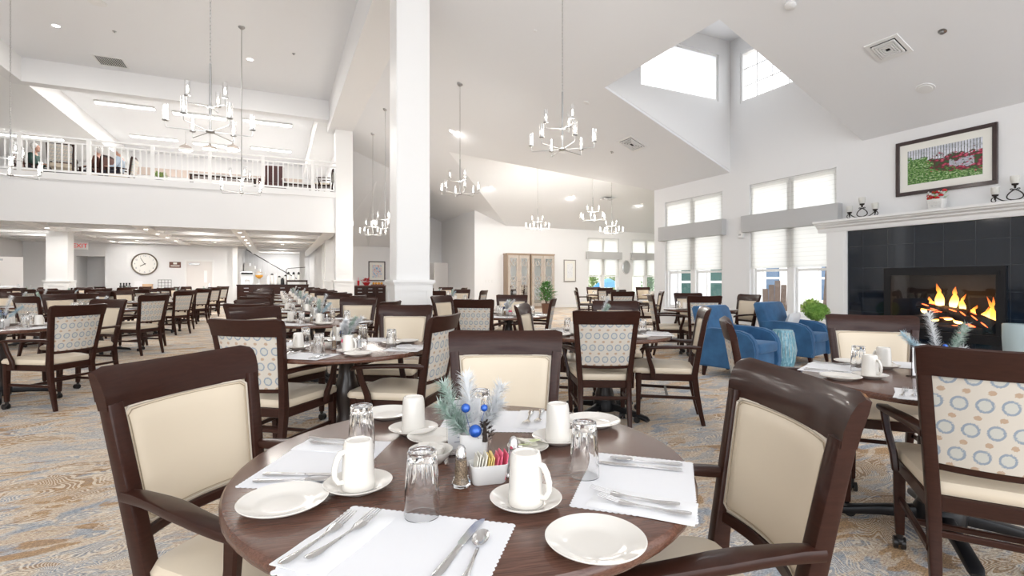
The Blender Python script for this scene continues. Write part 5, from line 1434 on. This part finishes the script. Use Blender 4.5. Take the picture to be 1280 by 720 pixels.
# ================================================================== UPPER LOUNGE FURNITURE + PEOPLE
def figure(name, lb, loc, rot, top, hair, recline=0, lean=0, hold=False, pants='trousers', woman=True):
    """seated person: origin under the hips on the floor, facing +y"""
    t=thing(name,lb,'person',loc,rot)
    V=lambda x,y,z:Vector((x,y,z))
    by=-.10*recline; hip=V(0,0,.52); ch=V(0,-.05+lean*.18-by*-1,.85); nk=V(0,-.04+lean*.30+by,1.06); hd_=V(0,-.02+lean*.36+by,1.20)
    pts=[hip,V(0,-.02+lean*.08,.68),ch,V(0,(ch.y+nk.y)/2,.98),nk,hd_-V(0,.0,.03)]
    rad=[.16,.145,.155,.11,.052,.055]
    ed=[(0,1),(1,2),(2,3),(3,4),(4,5)]
    def add(parent,chain):
        p=parent
        for c,r in chain:
            pts.append(V(*c)); rad.append(r); ed.append((p,len(pts)-1)); p=len(pts)-1
        return p
    for s in (-1,1):
        add(0,[((s*.10,.06,.52),.095),((s*.12,.26,.53),.082),((s*.12,.43,.52),.062),((s*.12,.45,.30),.052),((s*.12,.43,.10),.038),((s*.12,.46,.045),.036),((s*.125,.60,.03),.030)])
        e=add(3,[((s*.17,nk.y-.01,.99),.060),((s*.21,ch.y+.02,.84),.048),((s*.22,ch.y+.10,.70),.040),((s*.15,ch.y+.28,.70),.030),((s*.11,ch.y+.36,.71),.027)])
        base=pts[e].copy()
        for q in range(5):
            dx=(-.026+.013*q); pts.append(base+V(dx,.03,.0)); rad.append(.0095); ed.append((e,len(pts)-1)); a=len(pts)-1
            pts.append(base+V(dx*1.25,.058-.005*abs(q-2),-.012)); rad.append(.0085); ed.append((a,len(pts)-1)); a=len(pts)-1
            pts.append(base+V(dx*1.25,.072-.006*abs(q-2),-.032)); rad.append(.0075); ed.append((a,len(pts)-1))
    me=bpy.data.meshes.new('body'); me.from_pydata([tuple(p) for p in pts],ed,[]); o=link('body',me,t)
    m=o.modifiers.new('Skin','SKIN'); sv=me.skin_vertices[0].data
    for i,r in enumerate(rad): sv[i].radius=(r,r*.82 if r>.09 else r)
    sv[0].use_root=True
    m2=o.modifiers.new('Sub','SUBSURF'); m2.levels=1; m2.render_levels=2; me.materials.append(MT['skin'])
    # head
    bm=bmesh.new(); ball(bm,hd_+V(0,.01,.02),.095,20,14,sx=.82,sy=.98,sz=1.2); 
    ball(bm,hd_+V(0,.060,-.055),.048,12,8,sx=.9); ball(bm,hd_+V(0,.108,.005),.016,8,6,sz=1.5)
    for s in (-1,1): ball(bm,hd_+V(s*.078,.0,.01),.020,8,6,sx=.4,sz=1.5)
    obj('head',bm,MT['skin'],t,True)
    bm=bmesh.new()
    for s in (-1,1): ball(bm,hd_+V(s*.030,.092,.030),.0085,8,6)
    obj('eyes',bm,MT['dark'],t,True)
    bm=bmesh.new(); ball(bm,hd_+V(0,.098,-.042),.017,8,5,sz=.25,sy=.5); obj('mouth',bm,MT['red_lip'],t,True)
    bm=bmesh.new(); rnd=random.Random(len(lb))
    ball(bm,hd_+V(0,-.018,.045),.104,18,12,sx=.90,sy=.96,sz=1.10)
    for k in range(46):
        a=rnd.uniform(0,2*PI); b=rnd.uniform(.0,1.3); c=hd_+V(.085*math.cos(a)*math.cos(b),-.03+.09*math.sin(a)*math.cos(b)*(1 if math.sin(a)<.3 else .6),.055+.10*math.sin(b)); ball(bm,c,.026,7,5)
    obj('hair',bm,MT[hair],t,True)
    # clothing skins
    def cloth(nm,idx_chain,mat,extra):
        P_,E_,R_=[],[],[]; mp={}
        for a,b in idx_chain:
            for i in (a,b):
                if i not in mp: mp[i]=len(P_); P_.append(tuple(pts[i])); R_.append(rad[i]+extra)
            E_.append((mp[a],mp[b]))
        me=bpy.data.meshes.new(nm); me.from_pydata(P_,E_,[]); o=link(nm,me,t); o.modifiers.new('Skin','SKIN'); sv=me.skin_vertices[0].data
        for i,r in enumerate(R_): sv[i].radius=(r,r*.84 if r>.09 else r)
        sv[0].use_root=True
        m=o.modifiers.new('Sub','SUBSURF'); m.levels=1; m.render_levels=2; me.materials.append(MT[mat])
    # index map: 0-5 torso; each side: 7 leg points, 5 arm points, 15 finger points
    s0=6; s1=6+7+5+15
    cloth('shirt',[(0,1),(1,2),(2,3)]+[(3,s0+7),(s0+7,s0+8),(s0+8,s0+9),(s0+9,s0+10)]+[(3,s1+7),(s1+7,s1+8),(s1+8,s1+9),(s1+9,s1+10)],top,.013)
    cloth('trousers',[(0,s0),(s0,s0+1),(s0+1,s0+2),(s0+2,s0+3),(s0+3,s0+4),(0,s1),(s1,s1+1),(s1+1,s1+2),(s1+2,s1+3),(s1+3,s1+4)],pants,.011)
    for s in (-1,1):
        bm=bmesh.new(); ball(bm,(s*.123,.53,.035),.05,12,8,sy=2.3,sz=.75); obj('shoe',bm,MT['dark'],t,True)
    return t
MT['red_lip']=pm('lips',(.45,.14,.12),.5)
def lounge_chair(lb, loc, rot, pat=True):
    t=thing('lounge_chair',lb,'armchair',loc,rot)
    for sx in (-1,1):
        bm=bmesh.new(); sweep(bm,[(sx*.27,-.30,0),(sx*.27,-.28,.4),(sx*.29,-.36,1.0)],.05,.05,up=(0,1,0)); obj('leg',bm,WD,t,True)
        bm=bmesh.new(); sweep(bm,[(sx*.28,.27,0),(sx*.28,.27,.62)],.05,.05,up=(0,1,0)); obj('leg',bm,WD,t,True)
        bm=bmesh.new(); sweep(bm,[(sx*.28,-.31,.62),(sx*.30,0,.66),(sx*.30,.30,.63)],.055,.035); obj('arm',bm,WD,t,True)
    bm=bbx(-.26,-.27,.36,.26,.28,.48,.03,2); obj('seat',bm,MT['vinyl'],t,True)
    bm=bmesh.new(); uv=bm.loops.layers.uv.new('UVMap'); box(bm,-.25,-.03,0,.25,.03,.50,M=Matrix.Translation((0,-.315,.50))@Matrix.Rotation(R(9),4,'X'))
    for f in bm.faces:
        for l_ in f.loops: l_[uv].uv=(l_.vert.co.x,l_.vert.co.z)
    obj('backrest',bm,MT['pattern'] if pat else MT['plaque'],t)
    bm=bmesh.new(); sweep(bm,[(-.31,-.37,1.0),(0,-.40,1.03),(.31,-.37,1.0)],.035,.09); obj('top_rail',bm,WD,t,True)
    return t
def up(px,Y):
    r=(px-640)/F; u,v=W(r*Y,Y); return (u,v,ZB)
def ulook(px,v):            # point on the balcony floor seen at column px, depth v in building frame
    r=(px-640)/F; Y=v/(CA-SA*r); u,vv=W(r*Y,Y); return (u,vv,ZB)
figure('person','white-haired person in a dark green top, seated at the left of the balcony',ulook(42,20.5),R(-95),'shirt_green','hair_white',lean=.2)
lounge_chair('wooden armchair below the person in dark green on the balcony',ulook(40,20.5),R(-95),False)
lounge_chair('wooden armchair with patterned back standing close behind the balcony rail',ulook(78,18.95),R(10),True)
figure('person','white-haired person seated beyond the patterned-back armchair on the balcony',ulook(82,20.0),R(10),'shirt_brown','hair_white')
figure('person','person in a brown cardigan reclining in the middle of the balcony group',ulook(118,20.2),R(70),'shirt_brown','hair_white',recline=1)
lounge_chair('dark wooden armchair of the person reclining in brown',ulook(120,20.2),R(70),False)
figure('person','white-haired person in a pale blue shirt at the right of the balcony group',ulook(149,20.0),R(88),'shirt_blue','hair_white',lean=.1,woman=False)
lounge_chair('wooden armchair of the person in the pale blue shirt',ulook(151,20.0),R(88),True)
def arm_dark(lb, loc, rot):
    t=thing('club_chair',lb,'armchair',loc,rot)
    bm=bbx(-.38,-.38,.1,.38,.36,.42,.03,2); obj('seat',bm,MT['wine'],t,True)
    bm=bbx(-.30,-.42,.42,.30,-.24,1.12,.04,2); obj('backrest',bm,MT['wine'],t,True)
    for s in (-1,1):
        bm=bmesh.new(); L=[[(x,.36*math.cos(PI*k/8)*1.0,.42+.22*math.sin(PI*k/8)) for k in range(9)] for x in sorted((s*.40,s*.30))]; loft(bm,L); obj('armrest',bm,MT['wine'],t,True)
        for q in (-1,1): bm=bmesh.new(); tube(bm,[(s*.32,q*.30,.1),(s*.33,q*.31,0)],.025,8); obj('leg',bm,WD,t)
arm_dark('dark wine-red club chair behind the rail at the right of the balcony',ulook(341,19.3),R(170))
def low_table(lb,loc,w,d,h):
    t=thing('low_table',lb,'table',loc); bm=bbx(-w/2,-d/2,h-.05,w/2,d/2,h,.006); obj('table_top',bm,MT['sign_plain'],t)
    bm=bx(-w/2+.02,-d/2+.02,h-.10,w/2-.02,d/2-.02,h-.05); obj('apron',bm,WD,t)
    for a in (-1,1):
        for b in (-1,1): bm=bx(a*(w/2-.05)-.025,b*(d/2-.05)-.025,0,a*(w/2-.05)+.025,b*(d/2-.05)+.025,h-.05); obj('leg',bm,WD,t)
low_table('long low table with dark edge beside the wine-red chair on the balcony',ulook(280,18.9),1.9,.5,.50)
low_table('low dark table at the right end of the balcony',ulook(372,18.8),.9,.5,.42)
x_,y_,_=ulook(200,18.9)
t=thing('potted_plant','small plant with yellow-green leaves on the balcony edge','plant',(x_,y_,ZB)); bm=bmesh.new(); lathe(bm,[(.10,0),(.14,.22),(.13,.22),(.12,.2)],16); obj('pot',bm,MT['dark'],t,True); leafplant(t,90,.22,.25,.42,.14,.03,MT['bush'],9)
chair_up=dup(CH.root,ulook(405,18.9),R(75),'dark dining armchair at the far right end of the balcony'); chair_up['group']='chairs on the balcony'
# ================================================================== BACK AREA FURNITURE
def text_mesh(name,body,size,ext,mat,parent,loc):
    cu=bpy.data.curves.new(name,'FONT'); cu.body=body; cu.size=size; cu.align_x='CENTER'; cu.align_y='CENTER'; cu.extrude=ext
    tmp=bpy.data.objects.new('tmp',cu); COL.objects.link(tmp); dg=bpy.context.evaluated_depsgraph_get(); me=bpy.data.meshes.new_from_object(tmp.evaluated_get(dg)); me.name=name
    bpy.data.objects.remove(tmp); bpy.data.curves.remove(cu); me.materials.clear(); me.materials.append(mat)
    o=link(name,me,parent); o.location=loc; o.rotation_euler=(R(90),0,0); return o
# wall clock
p=on_v(181,330,27.0); t=thing('wall_clock','large round wall clock on the wall below the balcony','clock',(p.x,26.995,p.z)); rc=.46
bm=bmesh.new(); tube(bm,[(rc*math.cos(a),-.03,rc*math.sin(a)) for a in [2*PI*k/64 for k in range(64)]],.028,8,closed=True); obj('rim',bm,MT['clock_rim'],t,True)
bm=bmesh.new(); loft(bm,[[(rc*math.cos(2*PI*k/64),y,rc*math.sin(2*PI*k/64)) for k in range(64)] for y in (-.02,-.002)]); obj('face',bm,MT['clock_face'],t)
for k in range(12):
    a=PI/2-2*PI*(k+1)/12; text_mesh('numeral',str(k+1),.11,.002,MT['text_grey'],t,(.36*math.cos(a),-.024,.36*math.sin(a)))
for ang,L,wd in ((PI/2-2*PI*(7.92/12),.20,.013),(PI/2-2*PI*(55/60),.30,.009)):
    bm=bmesh.new(); M=Matrix.Rotation(-ang,4,'Y'); box(bm,-.05,-.032,-wd,L,-.027,wd,M=M); obj('hand',bm,MT['dark'],t)
# plaque
p=on_v(219,331,27.0); t=thing('wall_plaque','small brown sign on the wall right of the clock','sign',(p.x,26.99,p.z)); obj('board',bbx(-.22,-.02,-.13,.22,0,.13,.006),MT['plaque'],t)
bm=bmesh.new(); box(bm,-.07,-.024,.02,.07,-.02,.10); box(bm,-.17,-.024,-.07,.17,-.02,-.03); obj('worn_lettering',bm,MT['mat_board'],t)
# exit sign
p=on_v(101,307.5,26.9); t=thing('exit_sign','lit exit sign with red letters over the alcove','exit sign',(p.x,26.85,p.z)); obj('housing',bbx(-.26,-.04,-.15,.26,.04,.15,.008),MT['sign_white'],t)
bm=bx(-.05,-.02,.15,.05,.02,2.85-p.z+.0); obj('mount',bm,MT['grille'],t)
text_mesh('letters','EXIT',.24,.003,MT['red_light'],t,(0,-.043,0))
# sideboard in front of the picture wall
def sideboard(lb,x0,x1,y0,y1,h,n,nm='sideboard'):
    t=thing(nm,lb,'cabinet',((x0+x1)/2,(y0+y1)/2,0)); w=x1-x0; d=y1-y0
    obj('body',bx(-w/2,-d/2,0,w/2,d/2,h-.04),WD,t); obj('worktop',bbx(-w/2-.03,-d/2-.03,h-.04,w/2+.03,d/2+.02,h,.004),MT['plaque'] if nm=='sideboard' else WD,t)
    for k in range(n):
        a=-w/2+w*k/n+.02; b=-w/2+w*(k+1)/n-.02
        dr=obj('drawer',bbx(a,-d/2-.02,h-.24,b,-d/2,h-.07,.004),WD,t); obj('handle',bx((a+b)/2-.09,-d/2-.045,h-.165,(a+b)/2+.09,-d/2-.02,h-.145),MT['nickel'],dr)
        dr=obj('door',bbx(a,-d/2-.02,.10,b,-d/2,h-.27,.004),WD,t); obj('handle',bx((a+b)/2-.09,-d/2-.045,h-.32,(a+b)/2+.09,-d/2-.02,h-.30),MT['nickel'],dr)
    return t
a=on_v(443,0,23.6).x; b=on_v(482,0,23.6).x
sideboard('dark sideboard below the blue and rose print between the columns',a,b,23.6,24.1,1.02,3)
def poinsettia(px,py,v,s,lb):
    p=on_v(px,py,v); t=thing('red_flower_bowl',lb,'flowers',(p.x,v,1.02)); bm=bmesh.new(); lathe(bm,[(.06*s,0),(.14*s,.10*s),(.13*s,.10*s),(.05*s,.02)],18); obj('bowl',bm,MT['red'],t,True); leafplant(t,60,.15*s,.10*s,.20*s,.10*s,.03*s,MT['red'],int(px))
poinsettia(458,352,23.85,1.4,'red flower bowl in the middle of the sideboard'); 
p=on_v(448,355,23.85); t=thing('pillar_candle','red candle at the left end of the sideboard','candle',(p.x,23.85,1.02)); bm=bmesh.new(); lathe(bm,[(.05,0),(.05,.22),(.004,.225)],16); obj('wax',bm,MT['red'],t,True); bm=bmesh.new(); tube(bm,[(0,0,.22),(0,0,.36)],.01,6); obj('wick_taper',bm,MT['pink'],t)
p=on_v(472,355,23.85); t=thing('bread_tray','tray with orange and white packages, right end of the sideboard','tray',(p.x,23.85,1.02)); obj('tray',bbx(-.28,-.16,0,.28,.16,.04,.006),MT['plaque'],t)
bm=bmesh.new(); [ball(bm,(-.18+.12*k,0,.09),.06,10,6) for k in range(4)]; obj('fruit',bm,MT['orange'],t,True)
# service counter
sideboard('dark wood service counter with drawers at the end of the middle row',-1.62,1.3,25.2,25.9,1.06,4,'service_counter')
def onc(px,v=25.55): return on_v(px,350,v).x
def coffee(px,w,h,lb):
    t=thing('coffee_machine',lb,'appliance',(onc(px),25.55,1.06)); obj('housing',bbx(-w/2,-.2,.0,w/2,.2,.06,.01),MT['machine'],t); obj('column',bbx(-w/2,.02,.06,w/2,.2,h,.01),MT['machine'],t); obj('head',bbx(-w/2,-.2,h-.16,w/2,.2,h,.015),MT['machine'],t)
    bm=bmesh.new(); box(bm,-w/2+.03,-.205,h-.13,w/2-.03,-.2,h-.04); obj('control_panel',bm,MT['dark'],t)
    bm=bmesh.new(); lathe(bm,[(.06,.07),(.08,.10),(.08,.18),(.05,.22)],16,c=(0,-.09,0)); obj('carafe',bm,MT['glass'],t,True)
coffee(309,.52,.58,'silver coffee machine at the left end of the service counter')
t=thing('juice_dispenser','clear juice dispenser with orange juice on the service counter','dispenser',(onc(324),25.5,1.06)); bm=bmesh.new(); lathe(bm,[(.11,0),(.11,.05),(.03,.06),(.03,.25),(.12,.28)],20); obj('stand',bm,MT['grille'],t,True); bm=bmesh.new(); lathe(bm,[(.05,.28),(.15,.36),(.16,.42),(.14,.43)],20); obj('juice',bm,MT['orange'],t,True); bm=bmesh.new(); lathe(bm,[(.16,.42),(.16,.55),(.05,.58)],20); obj('glass_bowl',bm,MT['glass'],t,True)
rnd=random.Random(12)
for k,px in enumerate((336,340,345,349,353,357)):
    h=rnd.uniform(.30,.5); dk=px==353
    t=thing('beverage_urn',['shortest white','second white','third white','tall white','dark','slim white'][k]+' beverage urn in the middle of the service counter','urn',(onc(px),25.4+.12*(k%2),1.06),0,'beverage urns on the service counter'); bm=bmesh.new(); lathe(bm,[(.055,0),(.075,.01),(.075,h*.75),(.05,h*.85),(.05,h)],16); obj('body',bm,MT['bottle_dark'] if dk else MT['white_china'],t,True); bm=bmesh.new(); lathe(bm,[(.055,h),(.055,h+.05),(.02,h+.07)],16); obj('lid',bm,MT['bottle_dark'] if k%2 else MT['grille'],t,True)
t=thing('serving_cart','raised shelf of dispensers with an arched rail at the right of the service counter','shelf',(onc(371),25.3,1.06)); w=.9; obj('shelf',bbx(-w/2,-.15,.12,w/2,.15,.20,.006),WD,t); bm=bx(-w/2,-.13,0,-w/2+.05,.13,.12); box(bm,w/2-.05,-.13,0,w/2,.13,.12); obj('support',bm,WD,t)
bm=bmesh.new(); tube(bm,[(-w/2,0,.2),(-w/2,0,.68),(-w/2+.08,0,.74),(w/2-.1,0,.80)],.014,8); obj('arched_rail',bm,MT['iron'],t,True)
for k in range(3):
    t=thing('pump_dispenser',['left','middle','right'][k]+' dark-topped pump dispenser on the raised shelf','dispenser',(onc(357.5+6.3*k+3),25.3,1.26),0,'pump dispensers'); bm=bmesh.new(); lathe(bm,[(.06,0),(.07,.01),(.07,.22),(.04,.26)],16); obj('body',bm,MT['white_china'],t,True); bm=bmesh.new(); lathe(bm,[(.045,.25),(.055,.26),(.05,.34),(.02,.38)],16); sweep(bm,[(0,0,.35),(0,-.09,.35)],.02,.02); obj('pump',bm,MT['bottle_dark'],t,True)
# stair with railing at the end of the passage
t=thing('staircase','white staircase with dark sloping handrail at the end of the passage','stairs',(0,34.6,0))
bm=bmesh.new()
for k in range(12): box(bm,-1.8+k*.28,-.6,0,-1.8+(k+1)*.28,.6,2.3-k*.18)
obj('steps',bm,MT['trim'],t)
bm=bmesh.new(); tube(bm,[(-1.7,-.6,3.1),(1.5,-.6,1.1)],.025,8); obj('handrail',bm,MT['black_metal'],t)
for k in range(12): b=bmesh.new(); x=-1.6+k*.27; tube(b,[(x,-.6,2.2-k*.17),(x,-.6,3.04-k*.168)],.012,6); obj('baluster',b,MT['grille'],t)
# buffet counter items beneath the clock
sideboard('low dark serving table against the clock wall',-6.0,-3.9,26.2,26.8,.86,3,'serving_table')
def onw(px,v=26.45): return on_v(px,345,v).x
t=thing('wire_rack','wire display rack on the serving table below the plaque','rack',(onw(206),26.45,.86)); bm=bmesh.new()
for k in range(5): tube(bm,[(-.24+.12*k,0,0),(-.24+.12*k,0,.42)],.008,5)
for k in range(4): tube(bm,[(-.24,0,.02+.13*k),(.24,0,.02+.13*k)],.008,5)
obj('wires',bm,MT['iron'],t)
t=thing('cake_box','tan cardboard box on the serving table below the clock','box',(onw(185),26.4,.86)); obj('carton',bbx(-.17,-.12,0,.17,.12,.20,.006),MT['tan'],t); obj('lid',bbx(-.175,-.125,.20,.175,.125,.23,.006),MT['tan'],t)
t=thing('acrylic_holder','clear leaflet holder left of the tan box','holder',(onw(173.5),26.4,.86)); obj('holder_plate',bx(-.14,-.004,0,.14,.004,.36),MT['linen'],t); obj('foot_plate',bx(-.14,-.08,0,.14,.08,.01),MT['glass'],t)
t=thing('condiment_bottles','cluster of black-capped cruets at the left of the serving table','cruets',(onw(157),26.4,.86))
for k in range(4): b=bmesh.new(); lathe(b,[(.04,0),(.045,.15),(.02,.2),(.03,.22),(.03,.28)],12,c=(-.16+.1*k,.04*(k%2),0)); obj('cruet',b,MT['bottle_dark'],t,True)
# switches
for k,px in enumerate((607.5,611.5,615.5)):
    p=on_v(px,351.5,VF); o=obj('light_switch',bbx(-.04,-.01,-.06,.04,0,.06,.003),MT['grille'],None,loc=(p.x,VF,p.z)); tag(o,['left','middle','right'][k]+' white light switch plate beside the tall cabinets','switch','light switches'); obj('rocker',bx(-.012,-.016,-.025,.012,-.01,.025),MT['trim'],o)
p=on_u(927,293,UR); t=thing('thermostat','small white wall sensor left of the wide window valance','sensor',(UR,p.y,p.z)); obj('housing',bbx(-.05,-.07,-.08,0,.07,.08,.006),MT['grille'],t); obj('lens',bx(-.056,-.03,-.03,-.05,.03,.01),MT['nickel'],t)
# ================================================================== OUTSIDE
bm=bx(UR+.25,-6,-.25,40,11,-.05); struct('ground',bm,MT['patio'])
bm=bx(-8,20.3,-.25,60,60,-.06); box(bm,20.2,10,-.25,60,20.3,-.06); box(bm,UR+.3,10.0,-.26,20.2,10.3,-.06); struct('ground_lawn',bm,MT['bush'])
def extwin(n,u0,u1,z0,z1,m):
    w_=link('window_%d'%n,None); tag(w_,kind='structure'); v=VC-.25
    obj('pane',bx(u0,v-.03,z0,u1,v-.002,z1),MT[m],w_)
    bm=bmesh.new(); box(bm,u0-.09,v-.05,z0-.09,u0,v-.001,z1+.09);box(bm,u1,v-.05,z0-.09,u1+.09,v-.001,z1+.09);box(bm,u0,v-.05,z1,u1,v-.001,z1+.09);box(bm,u0,v-.05,z0-.09,u1,v-.001,z0);box(bm,u0,v-.045,(z0+z1)/2-.03,u1,v-.03,(z0+z1)/2+.03); obj('casing',bm,MT['trim'],w_)
extwin(7,9.75,10.25,.30,2.1,'ext_green'); extwin(8,10.8,11.3,.30,2.1,'ext_green'); extwin(9,13.0,13.6,.62,2.0,'ext_win'); extwin(10,15.5,15.9,.62,2.0,'ext_win')
bm=bx(12.2,VC-.45,-.1,17.5,VC-.27,.5); struct('trim_13',bm,MT['ext_wood'])
def adirondack(lb,u,v,rot):
    t=thing('adirondack_chair',lb,'outdoor chair',(u,v,-.05),rot)
    for k in range(5):
        x=-.236+.118*k; hh=1.28-.10*abs(k-2); bm=bmesh.new(); sweep(bm,[(x,-.20,.30),(x*1.12,-.46,hh)],.122,.022,up=(0,1,0)); obj('back_slat',bm,MT['ext_wood'],t)
    bm=bmesh.new(); [box(bm,-.28,-.2+.1*k,.34+.015*k,.28,-.11+.1*k,.36+.015*k) for k in range(6)]; obj('seat',bm,MT['ext_wood'],t)
    for s in (-1,1):
        obj('arm',bbx(s*.34-.06,-.35,.58,s*.34+.06,.42,.61,.004),MT['ext_wood'],t); obj('leg',bx(s*.33-.02,.30,0,s*.33+.02,.40,.58),MT['ext_wood'],t); obj('leg',bx(s*.33-.02,-.40,0,s*.33+.02,-.30,.60),MT['ext_wood'],t)
p=on_u(971,366,10.6); adirondack('weathered wooden chair with tall slat back outside the wide window',10.6,p.y,R(125))
p=on_u(1041,360,9.95); t=thing('porch_post','brown stuccoed pillar outside, at the right edge of the wide window','pillar',(p.x,p.y,-.05)); bm=bmesh.new(); lathe(bm,[(.26,0),(.24,.2),(.15,1.5),(.12,2.6)],4); obj('shaft',bm,MT['ext_wood'],t)
def bush(lb,u,v,r,h,m='bush',sd=1,n=500):
    t=thing('bush',lb,'bush',(u,v,-.05)); bm=bmesh.new(); tube(bm,[(0,0,0),(0,0,h*.7)],.03,6); obj('stem',bm,MT['bark'],t); leafplant(t,n,r,.1,h,.16*r/.5,.04*r/.5,MT[m],sd)
p=on_u(1013,376,12.5); bush('loose green shrub outside the wide window',p.x,p.y,.5,.72,'bush',3)
p=on_u(862,372,11.4); bush('dark shrub outside the left window pair',p.x,p.y,.5,.9,'houseplant',4)
for px,py,v,r,h,lb,m in ((741,352,22.8,.55,1.8,'yellow-green bush outside the far wing window','bush'),(768,350,25,.8,1.9,'pale bush outside the far wing window, right pane','bush'),(812,358,22.3,.7,1.5,'green bush outside the second far wing window','houseplant')):
    p=on_v(px,py,v); bush(lb,p.x,p.y,r,h,m,int(px),700)
p=on_v(760,356,21.8); t=thing('patio_umbrella','blue folded-out patio umbrella outside the far wing window','umbrella',(p.x,p.y,-.05)); bm=bmesh.new(); lathe(bm,[(.8,.95),(.5,1.2),(.05,1.4)],8); obj('canopy',bm,MT['umbrella'],t); bm=bmesh.new(); tube(bm,[(0,0,0),(0,0,1.45)],.03,8); obj('pole',bm,MT['grille'],t)
bh=thing('house','pale house beyond the far wing garden','building',(16,34,0)); obj('wall',bx(-14,0,-.1,14,4,3.6),MT['exterior'],bh); obj('roof',bx(-14.4,-.4,3.6,14.4,4,3.9),MT['trim'],bh)
for k in range(6): obj('window',bx(-12+4.2*k,-.05,.9,-10.8+4.2*k,0,2.2),MT['ext_win'],bh)
# ================================================================== CAMERA, LIGHT, WORLD
cam=bpy.data.cameras.new('camera'); co=bpy.data.objects.new('camera',cam); COL.objects.link(co)
cam.sensor_width=36; cam.lens=F/1280*36; cam.shift_y=(HY-360)/1280*-1*-1
co.location=(0,0,H); co.rotation_euler=(R(90),0,-math.atan2(SA,CA)); scene.camera=co; cam.clip_start=.02; cam.clip_end=300
cam.shift_y=-(360-HY)/1280
for x,y,z,s in LIGHTS:
    l=bpy.data.lights.new('chandelier_lamp','POINT'); l.energy=(60 if x>6 else 18 if y<12 else 30)*s; l.shadow_soft_size=.28; l.color=(1,.95,.88); o=link('chandelier_lamp',l); o.location=(x,y,z)
l=bpy.data.lights.new('fire_lamp','POINT'); l.energy=4; l.color=(1,.42,.12); l.shadow_soft_size=.12; o=link('fire_lamp',l); o.location=(UR+.12,4.15,.98)
w=bpy.data.worlds.new('world'); scene.world=w; w.use_nodes=True; nt=w.node_tree; n=N(nt); bg=nt.nodes['Background']
tc=n.add('ShaderNodeTexCoord'); s=n.add('ShaderNodeSeparateXYZ'); n.lk(tc.outputs['Generated'],s.inputs[0])
cl=n.noise(tc.outputs['Generated'],3.2,4,.6,.3)
sky=n.mix(n.ramp(cl,[(.41,(0,0,0)),(.49,(1,1,1))]),(.15,.25,.36),(1,1,1))
c=n.mix(n.ramp(s.outputs[2],[(.0,(0,0,0)),(.06,(1,1,1))]),(.78,.79,.81),sky)
n.lk(c,bg.inputs[0]); bg.inputs[1].default_value=WORLD
vs=scene.view_settings; vs.view_transform='Standard'; vs.look='None'; vs.gamma=1; vs.use_curve_mapping=False; vs.exposure=EXPO
print('objects',len(bpy.data.objects),'chairs',CHAIRS)
